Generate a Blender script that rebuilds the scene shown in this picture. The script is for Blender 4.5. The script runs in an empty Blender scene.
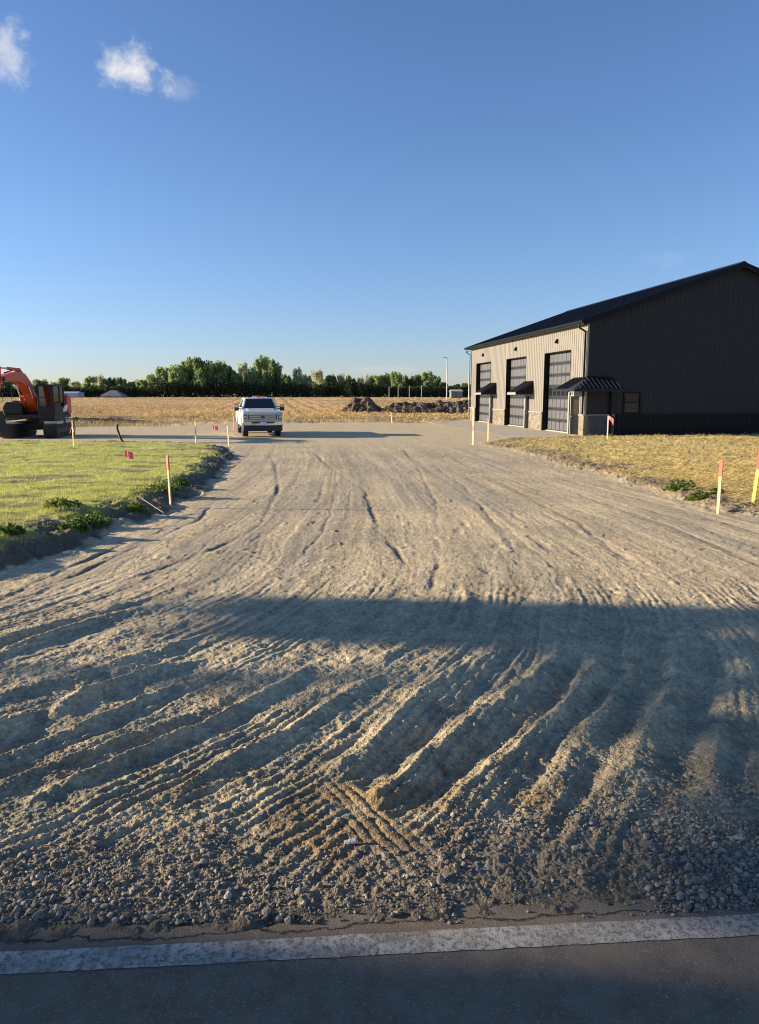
import bpy, bmesh, math, random
import numpy as np
from mathutils import Vector, Matrix
R = math.radians
random.seed(7); rng = np.random.default_rng(11)
scene = bpy.context.scene
C = scene.collection

# ------------------------------------------------------------------ tagging
def tag(o, label=None, cat=None, group=None, kind=None):
    if label: o['label'] = label
    if cat: o['category'] = cat
    if group: o['group'] = group
    if kind: o['kind'] = kind
    return o
def empty(name, loc, rz=0, label=None, cat=None, group=None):
    o = bpy.data.objects.new(name, None); C.objects.link(o)
    o.location = loc; o.rotation_euler = (0, 0, rz); o.empty_display_size = .2
    return tag(o, label, cat, group)
def copy_tree(o, parent=None):
    c = o.copy(); C.objects.link(c)
    if parent: c.parent = parent
    for ch in list(o.children): copy_tree(ch, c)
    return c

# ------------------------------------------------------------------ materials
def mat(name, col, rough=.7, metal=0, var=.15, scale=6, bump=0, bscale=60, col2=None, spec=.5, emit=None):
    m = bpy.data.materials.new(name); m.use_nodes = True
    N = m.node_tree.nodes; Lk = m.node_tree.links; b = N['Principled BSDF']
    b.inputs['Roughness'].default_value = rough; b.inputs['Metallic'].default_value = metal
    b.inputs['Specular IOR Level'].default_value = spec
    tc = N.new('ShaderNodeTexCoord'); no = N.new('ShaderNodeTexNoise'); no.inputs['Scale'].default_value = scale
    no.inputs['Detail'].default_value = 6; no.inputs['Roughness'].default_value = .65
    Lk.new(tc.outputs['Object'], no.inputs['Vector'])
    cr = N.new('ShaderNodeValToRGB'); cr.color_ramp.elements[0].position = .3; cr.color_ramp.elements[1].position = .7
    c2 = col2 or tuple(min(1, c*(1+var)) for c in col); c1 = tuple(c*(1-var) for c in col) if not col2 else col
    cr.color_ramp.elements[0].color = (*c1, 1); cr.color_ramp.elements[1].color = (*c2, 1)
    Lk.new(no.outputs['Fac'], cr.inputs['Fac']); Lk.new(cr.outputs['Color'], b.inputs['Base Color'])
    if bump:
        n2 = N.new('ShaderNodeTexNoise'); n2.inputs['Scale'].default_value = bscale; n2.inputs['Detail'].default_value = 5
        Lk.new(tc.outputs['Object'], n2.inputs['Vector'])
        bp = N.new('ShaderNodeBump'); bp.inputs['Strength'].default_value = bump; bp.inputs['Distance'].default_value = .02
        Lk.new(n2.outputs['Fac'], bp.inputs['Height']); Lk.new(bp.outputs['Normal'], b.inputs['Normal'])
    if emit:
        b.inputs['Emission Color'].default_value = (*emit[0], 1); b.inputs['Emission Strength'].default_value = emit[1]
    return m
def attr_mat(name, rough=.95, nscale=90, nvar=.35, bump=.6, bdist=.01, bscale=220, trans=0):
    m = bpy.data.materials.new(name); m.use_nodes = True
    N = m.node_tree.nodes; Lk = m.node_tree.links; b = N['Principled BSDF']
    b.inputs['Roughness'].default_value = rough; b.inputs['Specular IOR Level'].default_value = .2
    at = N.new('ShaderNodeAttribute'); at.attribute_name = 'tint'
    tc = N.new('ShaderNodeTexCoord'); no = N.new('ShaderNodeTexNoise'); no.inputs['Scale'].default_value = nscale
    no.inputs['Detail'].default_value = 8; no.inputs['Roughness'].default_value = .75
    Lk.new(tc.outputs['Object'], no.inputs['Vector'])
    mr = N.new('ShaderNodeMapRange'); mr.inputs[1].default_value = .25; mr.inputs[2].default_value = .75
    mr.inputs[3].default_value = 1-nvar; mr.inputs[4].default_value = 1+nvar
    Lk.new(no.outputs['Fac'], mr.inputs[0])
    mx = N.new('ShaderNodeVectorMath'); mx.operation = 'SCALE'
    Lk.new(at.outputs['Color'], mx.inputs[0]); Lk.new(mr.outputs[0], mx.inputs['Scale'])
    Lk.new(mx.outputs['Vector'], b.inputs['Base Color'])
    if bump:
        n2 = N.new('ShaderNodeTexNoise'); n2.inputs['Scale'].default_value = bscale; n2.inputs['Detail'].default_value = 4
        Lk.new(tc.outputs['Object'], n2.inputs['Vector'])
        bp = N.new('ShaderNodeBump'); bp.inputs['Strength'].default_value = bump; bp.inputs['Distance'].default_value = bdist
        Lk.new(n2.outputs['Fac'], bp.inputs['Height']); Lk.new(bp.outputs['Normal'], b.inputs['Normal'])
    if trans:
        t = N.new('ShaderNodeBsdfTranslucent'); ms = N.new('ShaderNodeMixShader'); ms.inputs[0].default_value = trans
        Lk.new(mx.outputs['Vector'], t.inputs['Color']); Lk.new(b.outputs[0], ms.inputs[1]); Lk.new(t.outputs[0], ms.inputs[2])
        Lk.new(ms.outputs[0], N['Material Output'].inputs['Surface'])
    return m

# ------------------------------------------------------------------ mesh builder
class MB:
    def __init__(s): s.v = []; s.f = []
    def add(s, vs, fs):
        k = len(s.v); s.v += [tuple(v) for v in vs]; s.f += [tuple(i+k for i in f) for f in fs]; return s
    def box(s, x0, x1, y0, y1, z0, z1, M=None):
        vs = [Vector((x, y, z)) for z in (z0, z1) for y in (y0, y1) for x in (x0, x1)]
        if M: vs = [M @ v for v in vs]
        return s.add(vs, [(0,2,3,1),(4,5,7,6),(0,1,5,4),(2,6,7,3),(0,4,6,2),(1,3,7,5)])
    def prism(s, pts, a, b, axis='x'):
        n = len(pts); vs = []
        for t in (a, b):
            for p, q in pts:
                vs.append({'x': (t, p, q), 'y': (p, t, q), 'z': (p, q, t)}[axis])
        fs = [tuple(range(n)), tuple(range(2*n-1, n-1, -1))] + [(i, i+n, (i+1) % n+n, (i+1) % n) for i in range(n)]
        return s.add(vs, fs)
    def hexa(s, b, t):   # bottom quad, top quad
        return s.add(list(b)+list(t), [(3,2,1,0),(4,5,6,7),(0,1,5,4),(1,2,6,5),(2,3,7,6),(3,0,4,7)])
    def cyl(s, p0, p1, r0, r1=None, n=14, cap=True):
        r1 = r0 if r1 is None else r1
        p0 = Vector(p0); p1 = Vector(p1); d = (p1-p0).normalized()
        a = d.orthogonal().normalized(); b = d.cross(a); vs = []
        for p, r in ((p0, r0), (p1, r1)):
            for i in range(n):
                t = 2*math.pi*i/n; vs.append(p+a*r*math.cos(t)+b*r*math.sin(t))
        fs = [(i, (i+1) % n, (i+1) % n+n, i+n) for i in range(n)]
        if cap: fs += [tuple(range(n-1, -1, -1)), tuple(range(n, 2*n))]
        return s.add(vs, fs)
    def tube(s, pts, rs, n=8):
        pts = [Vector(p) for p in pts]
        if not hasattr(rs, '__len__'): rs = [rs]*len(pts)
        for i in range(len(pts)-1): s.cyl(pts[i], pts[i+1], rs[i], rs[i+1], n)
        return s
    def build(s, name, m, parent=None, bevel=0, smooth=False, seg=2):
        me = bpy.data.meshes.new(name); me.from_pydata(s.v, [], s.f)
        bm = bmesh.new(); bm.from_mesh(me); bmesh.ops.recalc_face_normals(bm, faces=bm.faces); bm.to_mesh(me); bm.free()
        me.materials.append(m); o = bpy.data.objects.new(name, me); C.objects.link(o)
        if parent: o.parent = parent
        if bevel:
            bv = o.modifiers.new('b', 'BEVEL'); bv.width = bevel; bv.segments = seg; bv.limit_method = 'ANGLE'; bv.angle_limit = R(35)
        if smooth:
            for p in me.polygons: p.use_smooth = True
            me.set_sharp_from_angle(angle=R(40))
        return o
def np_mesh(name, v, f, m, tint=None, parent=None, smooth=False):
    """v (n,3) array, f (k,3|4) array, tint per vertex (n,3)"""
    me = bpy.data.meshes.new(name); n, k = f.shape
    me.vertices.add(len(v)); me.vertices.foreach_set('co', np.asarray(v, np.float32).ravel())
    me.loops.add(n*k); me.loops.foreach_set('vertex_index', f.astype(np.int32).ravel())
    me.polygons.add(n); me.polygons.foreach_set('loop_start', np.arange(0, n*k, k, dtype=np.int32))
    me.polygons.foreach_set('loop_total', np.full(n, k, np.int32))
    me.polygons.foreach_set('use_smooth', np.full(n, smooth))
    me.update(calc_edges=True)
    if tint is not None:
        a = me.color_attributes.new('tint', 'FLOAT_COLOR', 'POINT')
        a.data.foreach_set('color', np.c_[tint, np.ones(len(v))].astype(np.float32).ravel())
    me.materials.append(m); o = bpy.data.objects.new(name, me); C.objects.link(o)
    if parent: o.parent = parent
    return o

# ------------------------------------------------------------------ noise and terrain
def hsh(i, j, s):
    n = (i.astype(np.int64)*374761393 + j.astype(np.int64)*668265263 + s*974634777) & 0xffffffff
    n = ((n ^ (n >> 13))*1274126177) & 0xffffffff
    return ((n ^ (n >> 16)) & 0xffff)/65535.
def vn(x, y, s=0):
    i = np.floor(x); j = np.floor(y); fx = x-i; fy = y-j
    fx = fx*fx*fx*(fx*(fx*6-15)+10); fy = fy*fy*fy*(fy*(fy*6-15)+10)
    a = hsh(i, j, s); b = hsh(i+1, j, s); c = hsh(i, j+1, s); d = hsh(i+1, j+1, s)
    return (a*(1-fx)+b*fx)*(1-fy)+(c*(1-fx)+d*fx)*fy - .5
def fbm(x, y, o=4, s=0, g=.5):
    r = 0; a = 1; ca, sa = math.cos(.6), math.sin(.6)
    for k in range(o):
        r = r+a*vn(x, y, s+k*17); x, y = (x*ca-y*sa)*2.03+11.3, (x*sa+y*ca)*2.03-7.7; a *= g
    return r
def ss(a, b, t):
    t = np.clip((t-a)/(b-a), 0, 1); return t*t*(3-2*t)
def sdpoly(x, y, P):   # >0 inside
    d = np.full(x.shape, 1e9); ins = np.zeros(x.shape, bool); n = len(P)
    for i in range(n):
        ax, ay = P[i]; bx, by = P[(i+1) % n]; ex, ey = bx-ax, by-ay
        t = np.clip(((x-ax)*ex+(y-ay)*ey)/(ex*ex+ey*ey), 0, 1)
        d = np.minimum(d, np.hypot(x-ax-t*ex, y-ay-t*ey))
        if by != ay:
            c = ((ay > y) != (by > y)) & (x < (bx-ax)*(y-ay)/(by-ay)+ax); ins ^= c
    return np.where(ins, d, -d)
ROADA = math.atan(.071); RC, RS = math.cos(ROADA), math.sin(ROADA)
def road_n(x, y): return -(x)*RS+(y-2.11)*RC        # distance beyond the middle of the edge line
GRASS = [(-3.9,6.9),(-3.8,7.32),(-3.71,8.53),(-3.64,10.36),(-3.65,12.92),(-4.21,19.07),(-4.96,24.52),(-5.6,28),(-6.6,31.5),(-9,33.6),(-13.2,34.3),(-18,34.5),(-60,34.5),(-60,.5),(-14,3.6),(-6.5,5.2)]
STRAW = [(5.86,11.43),(5.75,13.56),(5.95,19.07),(5.6,26.5),(4.5,34.2),(6.6,37.8),(9.3,38.8),(11.0,39.6),(30,42.5),(60,40),(60,6.5),(9,8.2),(6.6,9.6)]
YARD = [(-3.5,2),(-3.8,8),(-3.6,13),(-4.5,22),(-6,30),(-20,34),(-24,40),(-19,50),(-10.7,54.2),(-2,59),(5,58),(9,62),(9,42),(40,44),(40,2)]
RIDGES = [  # points, height, width, roughness: berms of soil pushed up between the wheel ruts
 ([(-3.4,3.9),(-2.52,4.78),(-2.16,5.6),(-1.64,6.29)],.075,.11), ([(-3.1,4.5),(-2.65,5.04),(-2.22,5.77),(-2.03,6.29)],.06,.08),
 ([(-2.4,3.7),(-1.9,4.32),(-1.54,4.83),(-1.22,5.21)],.055,.07), ([(-2.7,2.9),(-2.08,3.41),(-1.98,3.69),(-1.8,3.95)],.10,.10),
 ([(-1.75,3.75),(-1.7,4.05),(-1.54,4.32),(-1.09,4.78)],.09,.09), ([(-2.2,2.8),(-1.85,3.16),(-1.79,3.31),(-1.56,3.63),(-1.3,4.02),(-.88,4.54)],.065,.06),
 ([(-1.74,2.95),(-1.67,3.08),(-1.44,3.33),(-1.18,3.63),(-.89,3.98)],.06,.055), ([(-1.5,2.89),(-1.42,3.01),(-1.2,3.31),(-.83,3.81),(-.59,4.2),(-.32,4.83)],.075,.06),
 ([(-.96,2.89),(-.88,3.01),(-.73,3.31),(-.5,3.57),(-.17,4.09),(.13,4.58)],.045,.06), ([(-.35,3.1),(-.1,3.36),(0,3.57),(.29,4.16),(.57,4.58),(.96,5.33)],.065,.08),
 ([(-.12,2.84),(0,3.03),(.31,3.41),(.7,4.02),(1.05,4.58),(1.4,5.21)],.09,.085), ([(.15,2.57),(.41,3.03),(.74,3.51),(1.16,4.16),(1.73,5.33)],.10,.08),
 ([(.62,2.87),(.84,3.21),(1.18,3.81),(1.54,4.41),(2.18,6.04)],.085,.08), ([(.95,2.95),(1.17,3.31),(1.48,3.75),(1.84,4.41),(2.45,5.88)],.08,.08),
 ([(1.24,2.76),(1.41,3.03),(1.74,3.57),(2.18,4.41),(2.6,5.46)],.08,.085), ([(1.61,2.87),(1.94,3.57),(2.2,4.24),(2.6,5.21)],.08,.09),
 ([(2.0,2.9),(2.4,3.7),(2.7,4.4),(3.1,5.4)],.08,.09), ([(2.5,2.9),(2.9,3.8),(3.3,4.8)],.08,.09),
 ([(-.25,3.16),(-.05,2.98),(.12,2.62)],.03,.06), ([(.5,5.3),(.75,6.0),(.8,6.8)],.04,.06), ([(-.05,4.6),(.4,5.4),(.55,6.2)],.03,.05),
]
LINES = [  # narrow wheel lines scored in the drive: points, depth, width
 ([(-4.35,29.85),(-2.9,21),(-2.17,15.91),(-1.73,10.87),(-1.71,9.9),(-2.0,8.2),(-2.5,6.6)],.035,.055), ([(-3.85,36.41),(-1.4,22),(-.31,15.91),(-.02,10.08),(.21,8.41),(.3,7.4)],.03,.05),
 ([(.9,32.81),(1.15,22),(1.04,13.91),(.65,7.93),(.4,6.2)],.025,.05), ([(-4.95,29.85),(-4.22,20.0),(-3.48,14.85),(-3.3,11)],.035,.06),
 ([(-3.05,5.82),(-2.91,8.22),(-2.69,11.09),(-3.08,13.91)],.03,.05), ([(-3.4,4.6),(-3.2,7.0),(-3.1,9.2)],.035,.06),
 ([(1.6,26),(1.9,17),(1.7,11),(1.5,7.2)],.02,.05), ([(2.4,28),(2.9,18),(2.9,11),(2.6,7)],.02,.06), ([(3.3,26),(4.0,16),(4.1,10),(3.9,6.5)],.02,.06),
 ([(-.9,15),(-.75,10),(-.9,7.5)],.02,.04), ([(-1.5,22),(-1.15,14),(-1.2,9)],.015,.04), ([(4.5,20),(5.0,13),(5.0,9)],.02,.05),
]
def polyd(x, y, pts):
    """distance to a polyline, signed side and the running parameter (0..1)"""
    best = np.full(x.shape, 1e9); side = np.zeros(x.shape); par = np.zeros(x.shape); n = len(pts)-1
    for i in range(n):
        ax, ay = pts[i]; ex, ey = pts[i+1][0]-ax, pts[i+1][1]-ay
        t = np.clip(((x-ax)*ex+(y-ay)*ey)/(ex*ex+ey*ey), 0, 1)
        d = np.hypot(x-ax-t*ex, y-ay-t*ey); m = d < best
        best = np.where(m, d, best); side = np.where(m, np.sign(ex*(y-ay)-ey*(x-ax)), side); par = np.where(m, (i+t)/n, par)
    return best, side, par
def base_z(y):
    return -.5*ss(2.6, 24.6, y)+ss(80, 300, y)
def drive_u(x, y):
    """coordinate across the drive that follows the way wheels run"""
    r = np.hypot(x+7.6, y-8)-7.6
    yy = np.maximum(y-8, 0); far = x+.0026*yy**2
    w = ss(7, 11, y); return r*(1-w)+far*w
def ground(x, y, full=False):
    x = np.asarray(x, float); y = np.asarray(y, float)
    wx = x+.05*fbm(x*2.2, y*2.2, 3, 5); wy = y+.05*fbm(x*2.2+31, y*2.2, 3, 6)
    n = road_n(x, y)
    g = sdpoly(wx+.35*fbm(x*.9, y*.9, 3, 90)+.22*fbm(x*3.1, y*3.1, 3, 95), wy, GRASS); st = sdpoly(wx+.5*fbm(x*.8, y*.8, 4, 91), wy+.4*fbm(x*.9, y*.9, 3, 92), STRAW)
    yd = sdpoly(wx+1.2*fbm(x*.3, y*.3, 3, 93), wy+2.5*fbm(x*.25, y*.25, 4, 94), YARD)
    z = base_z(y); near = ss(70, 25, y); dr = ss(0, .4, -g)*ss(0, .5, -st)
    # churned wheel ridges near the road
    rid = np.zeros(x.shape); ridr = np.zeros(x.shape)
    zone = (y < 9) & (np.abs(x) < 6)
    if zone.any():
        zx, zy = wx[zone], wy[zone]; acc = np.zeros(zx.shape)
        lump = fbm(zx*7, zy*7, 3, 41)
        for k, (pts, h, w) in enumerate(RIDGES):
            d, s, t = polyd(zx, zy, pts)
            env = ss(0, .13, t)*ss(1.0, .75, t)+.0
            lf = k < 9 or k >= 18; ww = w*(.66 if lf else .85)*(1+.2*np.sin(t*9+k))*np.where(s > 0, .8, 1.25)
            prof = np.exp(-(d/ww)**1.6)*env*(1+.32*lump+.10*np.sin(t*14+k*2))
            trough = np.exp(-((d-ww*2.3)/(ww*1.3))**2)*env*np.where(s < 0, .38, .2)
            acc += h*(.50 if lf else .42)*(prof-trough*(.8 if lf else 1.8))
        rid[zone] = acc
    X0, X1 = (-.30, 3.28), (.19, 2.39)
    pd, ps, pt = polyd(x, y, [X0, X1]); pr = np.exp(-(pd/(.10+.05*fbm(x*7, y*7, 2, 29)))**6)*ss(0, .35, pt)*ss(1, .75, pt); rid = rid*(1-pr)*ss(2.45, 3.35, y-.05*x)
    z = z+rid
    u = drive_u(wx, wy)
    fade = ss(7.6, 5.2, y)*ss(.15, .7, n)*dr
    tread = np.sin(u*2*math.pi/.062+2.5*fbm(x*1.5, y*1.5, 2, 7))
    tm = ss(-.02, .2, fbm(u*3.2, y*.45, 3, 8))
    z = z+fade*(1-.9*pr)*(.0045*tread*tm+.014*vn(u*5.5, y*.3, 9)+.010*vn(u*14, y*.4, 10)+.015*vn(u*31, y*.6, 11)*ss(-.2, .15, fbm(u*2.2, y*.5, 2, 16))+.005*np.abs(vn(u*16, y*.25, 18)))
    mid = ss(5.4, 7.6, y)*near*dr
    z = z+mid*(.004*vn(u*3.2, y*.13, 12)+.0035*vn(u*9, y*.2, 13)+.0055*vn(u*24, y*.35, 14)*ss(-.1, .2, fbm(u*1.7, y*.12, 2, 15)))
    ln = np.zeros(x.shape)
    zone = (y < 40) & (np.abs(x) < 8)
    if zone.any():
        zx, zy = wx[zone], wy[zone]; acc = np.zeros(zx.shape)
        for pts, h, w in LINES:
            d, s, t = polyd(zx, zy, pts); w2 = w*.5*(1+zy/22)
            env = ss(0, .1, t)*ss(1, .9, t)*(.30+1.6*np.clip(vn(t*len(pts)*2.2, t*0+w*99+h*777, 3)+.18, 0, 1))
            acc = np.maximum(acc, h*np.exp(-(d/w2)**2)*env)
        ln[zone] = acc
    z = z-.5*ln*dr
    # diagonal lugged tyre print
    z = z+pr*(-.006+.0075*np.abs(np.sin((pd*ps+.014*fbm(x*9, y*9, 2, 28))*math.pi/.046))**.6*(.6+1.2*fbm(x*8, y*8, 3, 27)+.4)+.003*np.abs(np.sin(pt*math.pi*20)))
    # loose clods and stones
    rough = ss(.0, .25, n)*near*np.clip(1-.4*mid, 0, 1)*(1-.75*pr)
    nr = ss(12, 5, y)
    z = z+rough*(.009*fbm(x*2.6, y*2.6, 4, 20)+nr*.011*fbm(x*11, y*11, 4, 21, .65)+nr*(.15+5*np.clip(rid, 0, .1))*.026*np.abs(fbm(x*33, y*33, 3, 22, .7))+nr*.0045*fbm(x*75, y*60, 2, 26, .8))
    z = z+mid*(.003*fbm(x*5, y*4, 4, 23, .6)+.003*np.abs(fbm(x*17, y*9, 3, 24, .7))+.0035*fbm(x*45, y*14, 2, 25, .8)*ss(30, 10, y))
    scf = np.clip(vn(u*5.5, y*1.6, 96)-.30, 0, 1)*ss(-.1, .2, vn(x*1.1, y*.5, 97))
    z = z+mid*(-.06*scf)+mid*.05*np.clip(fbm(x*8, y*5, 2, 98)-.42, 0, 1)
    # grass terrace, straw lawn
    gb = ss(-.25, .75, g); z = z+gb*(.19+.05*fbm(x*.5, y*.5, 3, 30)+.03*fbm(x*3, y*3, 3, 31))*ss(60, 20, y)
    z = z+ss(-.5, .1, g)*ss(1.2, .2, g)*near*(.10*fbm(x*3.2, y*3.2, 4, 32, .6)+.03*np.abs(fbm(x*14, y*14, 3, 33)))
    z = z+ss(-.2, .6, st)*near*(.07+.05*fbm(x*2.2, y*2.2, 4, 34, .6)+.035*np.abs(fbm(x*9, y*9, 3, 35)))
    z = z+ss(-.4, .1, st)*ss(.9, .2, st)*near*(.06*np.abs(fbm(x*5, y*5, 4, 36, .6)))
    # rough ground past the yard and field furrows
    out = ss(0, 3, -yd)*ss(40, 52, y)
    z = z+out*ss(140, 90, y)*(.22*fbm(x*.35, y*.22, 4, 37)+.10*fbm(x*1.6, y*.9, 3, 38))
    z = np.where(n < -.0, np.minimum(z, -.05), z)*1.0
    edge = ss(.12, .22, n+.03*fbm(x*9, y*9, 3, 39)); z = np.where(y < 6, z*edge+(-.034+.036*ss(.02, .12, n)+.018*fbm(x*14, y*14, 3, 38))*(1-edge), z)
    z = np.where(n < .01, np.minimum(z, -.02), z)
    if not full: return z
    # ---- colour
    def c3(*c): return np.array(c)[None, :]
    def mix(A, B, t): t = np.clip(t, 0, 1)[:, None]; return A*(1-t)+B*t
    big = fbm(x*.7, y*.7, 4, 50); fine = fbm(x*6, y*6, 4, 51); vf = fbm(x*25, y*25, 3, 52)
    col = mix(c3(.60,.49,.32), c3(.48,.405,.28), .5+1.6*big)
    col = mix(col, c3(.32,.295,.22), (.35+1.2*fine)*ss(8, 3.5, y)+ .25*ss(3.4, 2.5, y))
    col = mix(col, c3(.40,.35,.28), ss(0, .3, vn(u*3.2, y*.13, 12))*mid*.6)
    col = mix(col, c3(.60,.51,.33), np.clip(rid*9, 0, .55))
    soil = np.exp(-(((x+.12)/.33)**2+((y-2.78)/.26)**2))*1.5+np.exp(-(((x+.55)/.4)**2+((y-2.95)/.16)**2))*1.2+np.exp(-(((x-.55)/.28)**2+((y-3.0)/.2)**2))*1.1+np.exp(-(((x-1.1)/.3)**2+((y-6.6)/.3)**2))+.9*np.exp(-(((x+.85)/.2)**2+((y-4.1)/.2)**2))
    col = mix(col, c3(.42,.30,.165), soil*(.45+1.4*fine))
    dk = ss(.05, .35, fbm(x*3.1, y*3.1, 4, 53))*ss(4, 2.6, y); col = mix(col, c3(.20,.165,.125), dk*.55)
    col = mix(col, c3(.19,.17,.14), ss(.003, .02, ln)*.75)
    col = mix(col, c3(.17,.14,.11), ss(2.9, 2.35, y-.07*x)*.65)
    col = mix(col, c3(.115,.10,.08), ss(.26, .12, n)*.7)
    col = col*np.clip(1+.30*fbm(x*60, y*45, 3, 59, .8)*ss(16, 5, y)+.24*fbm(x*14, y*9, 4, 48, .8)+.26*vn(u*6, y*.18, 47)*ss(4, 7, y)+.30*vn(u*25, y*.3, 46)*ss(3.8, 6, y), .35, 1.7)[:, None]
    # paved-looking compacted far yard
    col = mix(col, c3(.58,.49,.325), ss(26, 36, y)*.85)
    col = col*c3(1.0,.98,.91)*(.76+.24*ss(2.8, 4.6, y-.12*x))[:, None]  # near ground, more so at right, darkened in colour to deepen its shade
    # grass
    gcol = mix(c3(.46,.48,.10), c3(.54,.51,.16), .5+1.4*fbm(x*.8, y*.8, 4, 54))
    gcol = mix(gcol, c3(.17,.14,.085), ss(.12, .4, fbm(x*1.3, y*2.2, 4, 55))*.8+ss(.9, .2, g+.6*fbm(x*1.5, y*1.5, 3, 57))*.9)
    col = mix(col, c3(.13,.105,.075), ss(-.18, .0, g)*.95)
    col = mix(col, gcol, ss(.15, .5, g))
    scol = mix(c3(.74,.59,.23), c3(.52,.40,.17), .5+1.3*fbm(x*.5, y*1.2, 4, 56)); scol = mix(scol, c3(.235,.175,.115), ss(2.2, .3, st+1.8*fbm(x*.9, y*.9, 3, 58))*.85)
    col = mix(col, scol, ss(-.1, .3, st))
    # field
    fu = x*.99+y*.141
    fcol = mix(c3(.66,.43,.18), c3(.36,.23,.11), .5+1.0*fbm(x*.05, y*.02, 4, 60)+.65*np.sin(fu*2*math.pi/2.6+2*vn(x*.1, y*.05, 61))*ss(80, 110, y)+.5*vn(fu*.55, y*.008, 62))
    fcol = mix(fcol, c3(.26,.20,.10), ss(.18, .34, fbm(x*.025, y*.30, 4, 63))*.75)
    fcol = mix(fcol, c3(.30,.22,.13), ss(.0, .3, fbm(x*.6, y*.5, 4, 64))*ss(120, 70, y)*.75)
    fcol = mix(fcol, c3(.27,.27,.10), ss(.0, .3, fbm(x*.12, y*.16, 3, 65))*ss(110, 80, y)*.4)
    col = mix(col, fcol, out)
    return z, col, dict(g=g, st=st, yd=yd, rid=rid, soil=soil, out=out, n=n)

# rows dense where the drive is close, coarse at the horizon; columns dense in the middle, coarse out to the sides
ys = np.concatenate([np.linspace(-70, -2, 24), np.linspace(-1, 1.9, 16), 1/np.linspace(1/1.95, 1/110., 1150), np.geomspace(112, 1500, 60)])
us = np.concatenate([-(1.0+np.geomspace(.04, 60, 26))[::-1], np.linspace(-1, 1, 900), 1.0+np.geomspace(.04, 60, 26)])
half = np.where(ys < 2, 1.85, .575*ys+.70)
spread = np.where(np.abs(us)[None, :] > 1, 1.0, 0)
X = us[None, :]*half[:, None]
extra = np.sign(us)[None, :]*np.clip(np.abs(us)-1, 0, None)[None, :]*np.clip(14-half, 0, 14)[:, None]*.16
X = X+extra; Y = np.repeat(ys[:, None], len(us), 1)
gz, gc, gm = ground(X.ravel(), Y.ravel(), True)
nr_, nc_ = X.shape
ii = (np.arange(nr_-1)[:, None]*nc_+np.arange(nc_-1)[None, :]).ravel()
quads = np.c_[ii, ii+1, ii+nc_+1, ii+nc_]
M_ground = attr_mat('ground_soil', nscale=38, nvar=.50, bump=1.0, bdist=.012, bscale=95)
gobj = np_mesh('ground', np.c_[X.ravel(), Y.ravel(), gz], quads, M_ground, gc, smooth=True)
tag(gobj, kind='structure')
def gz1(x, y): return float(ground(np.array([x]), np.array([y]))[0])

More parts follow.
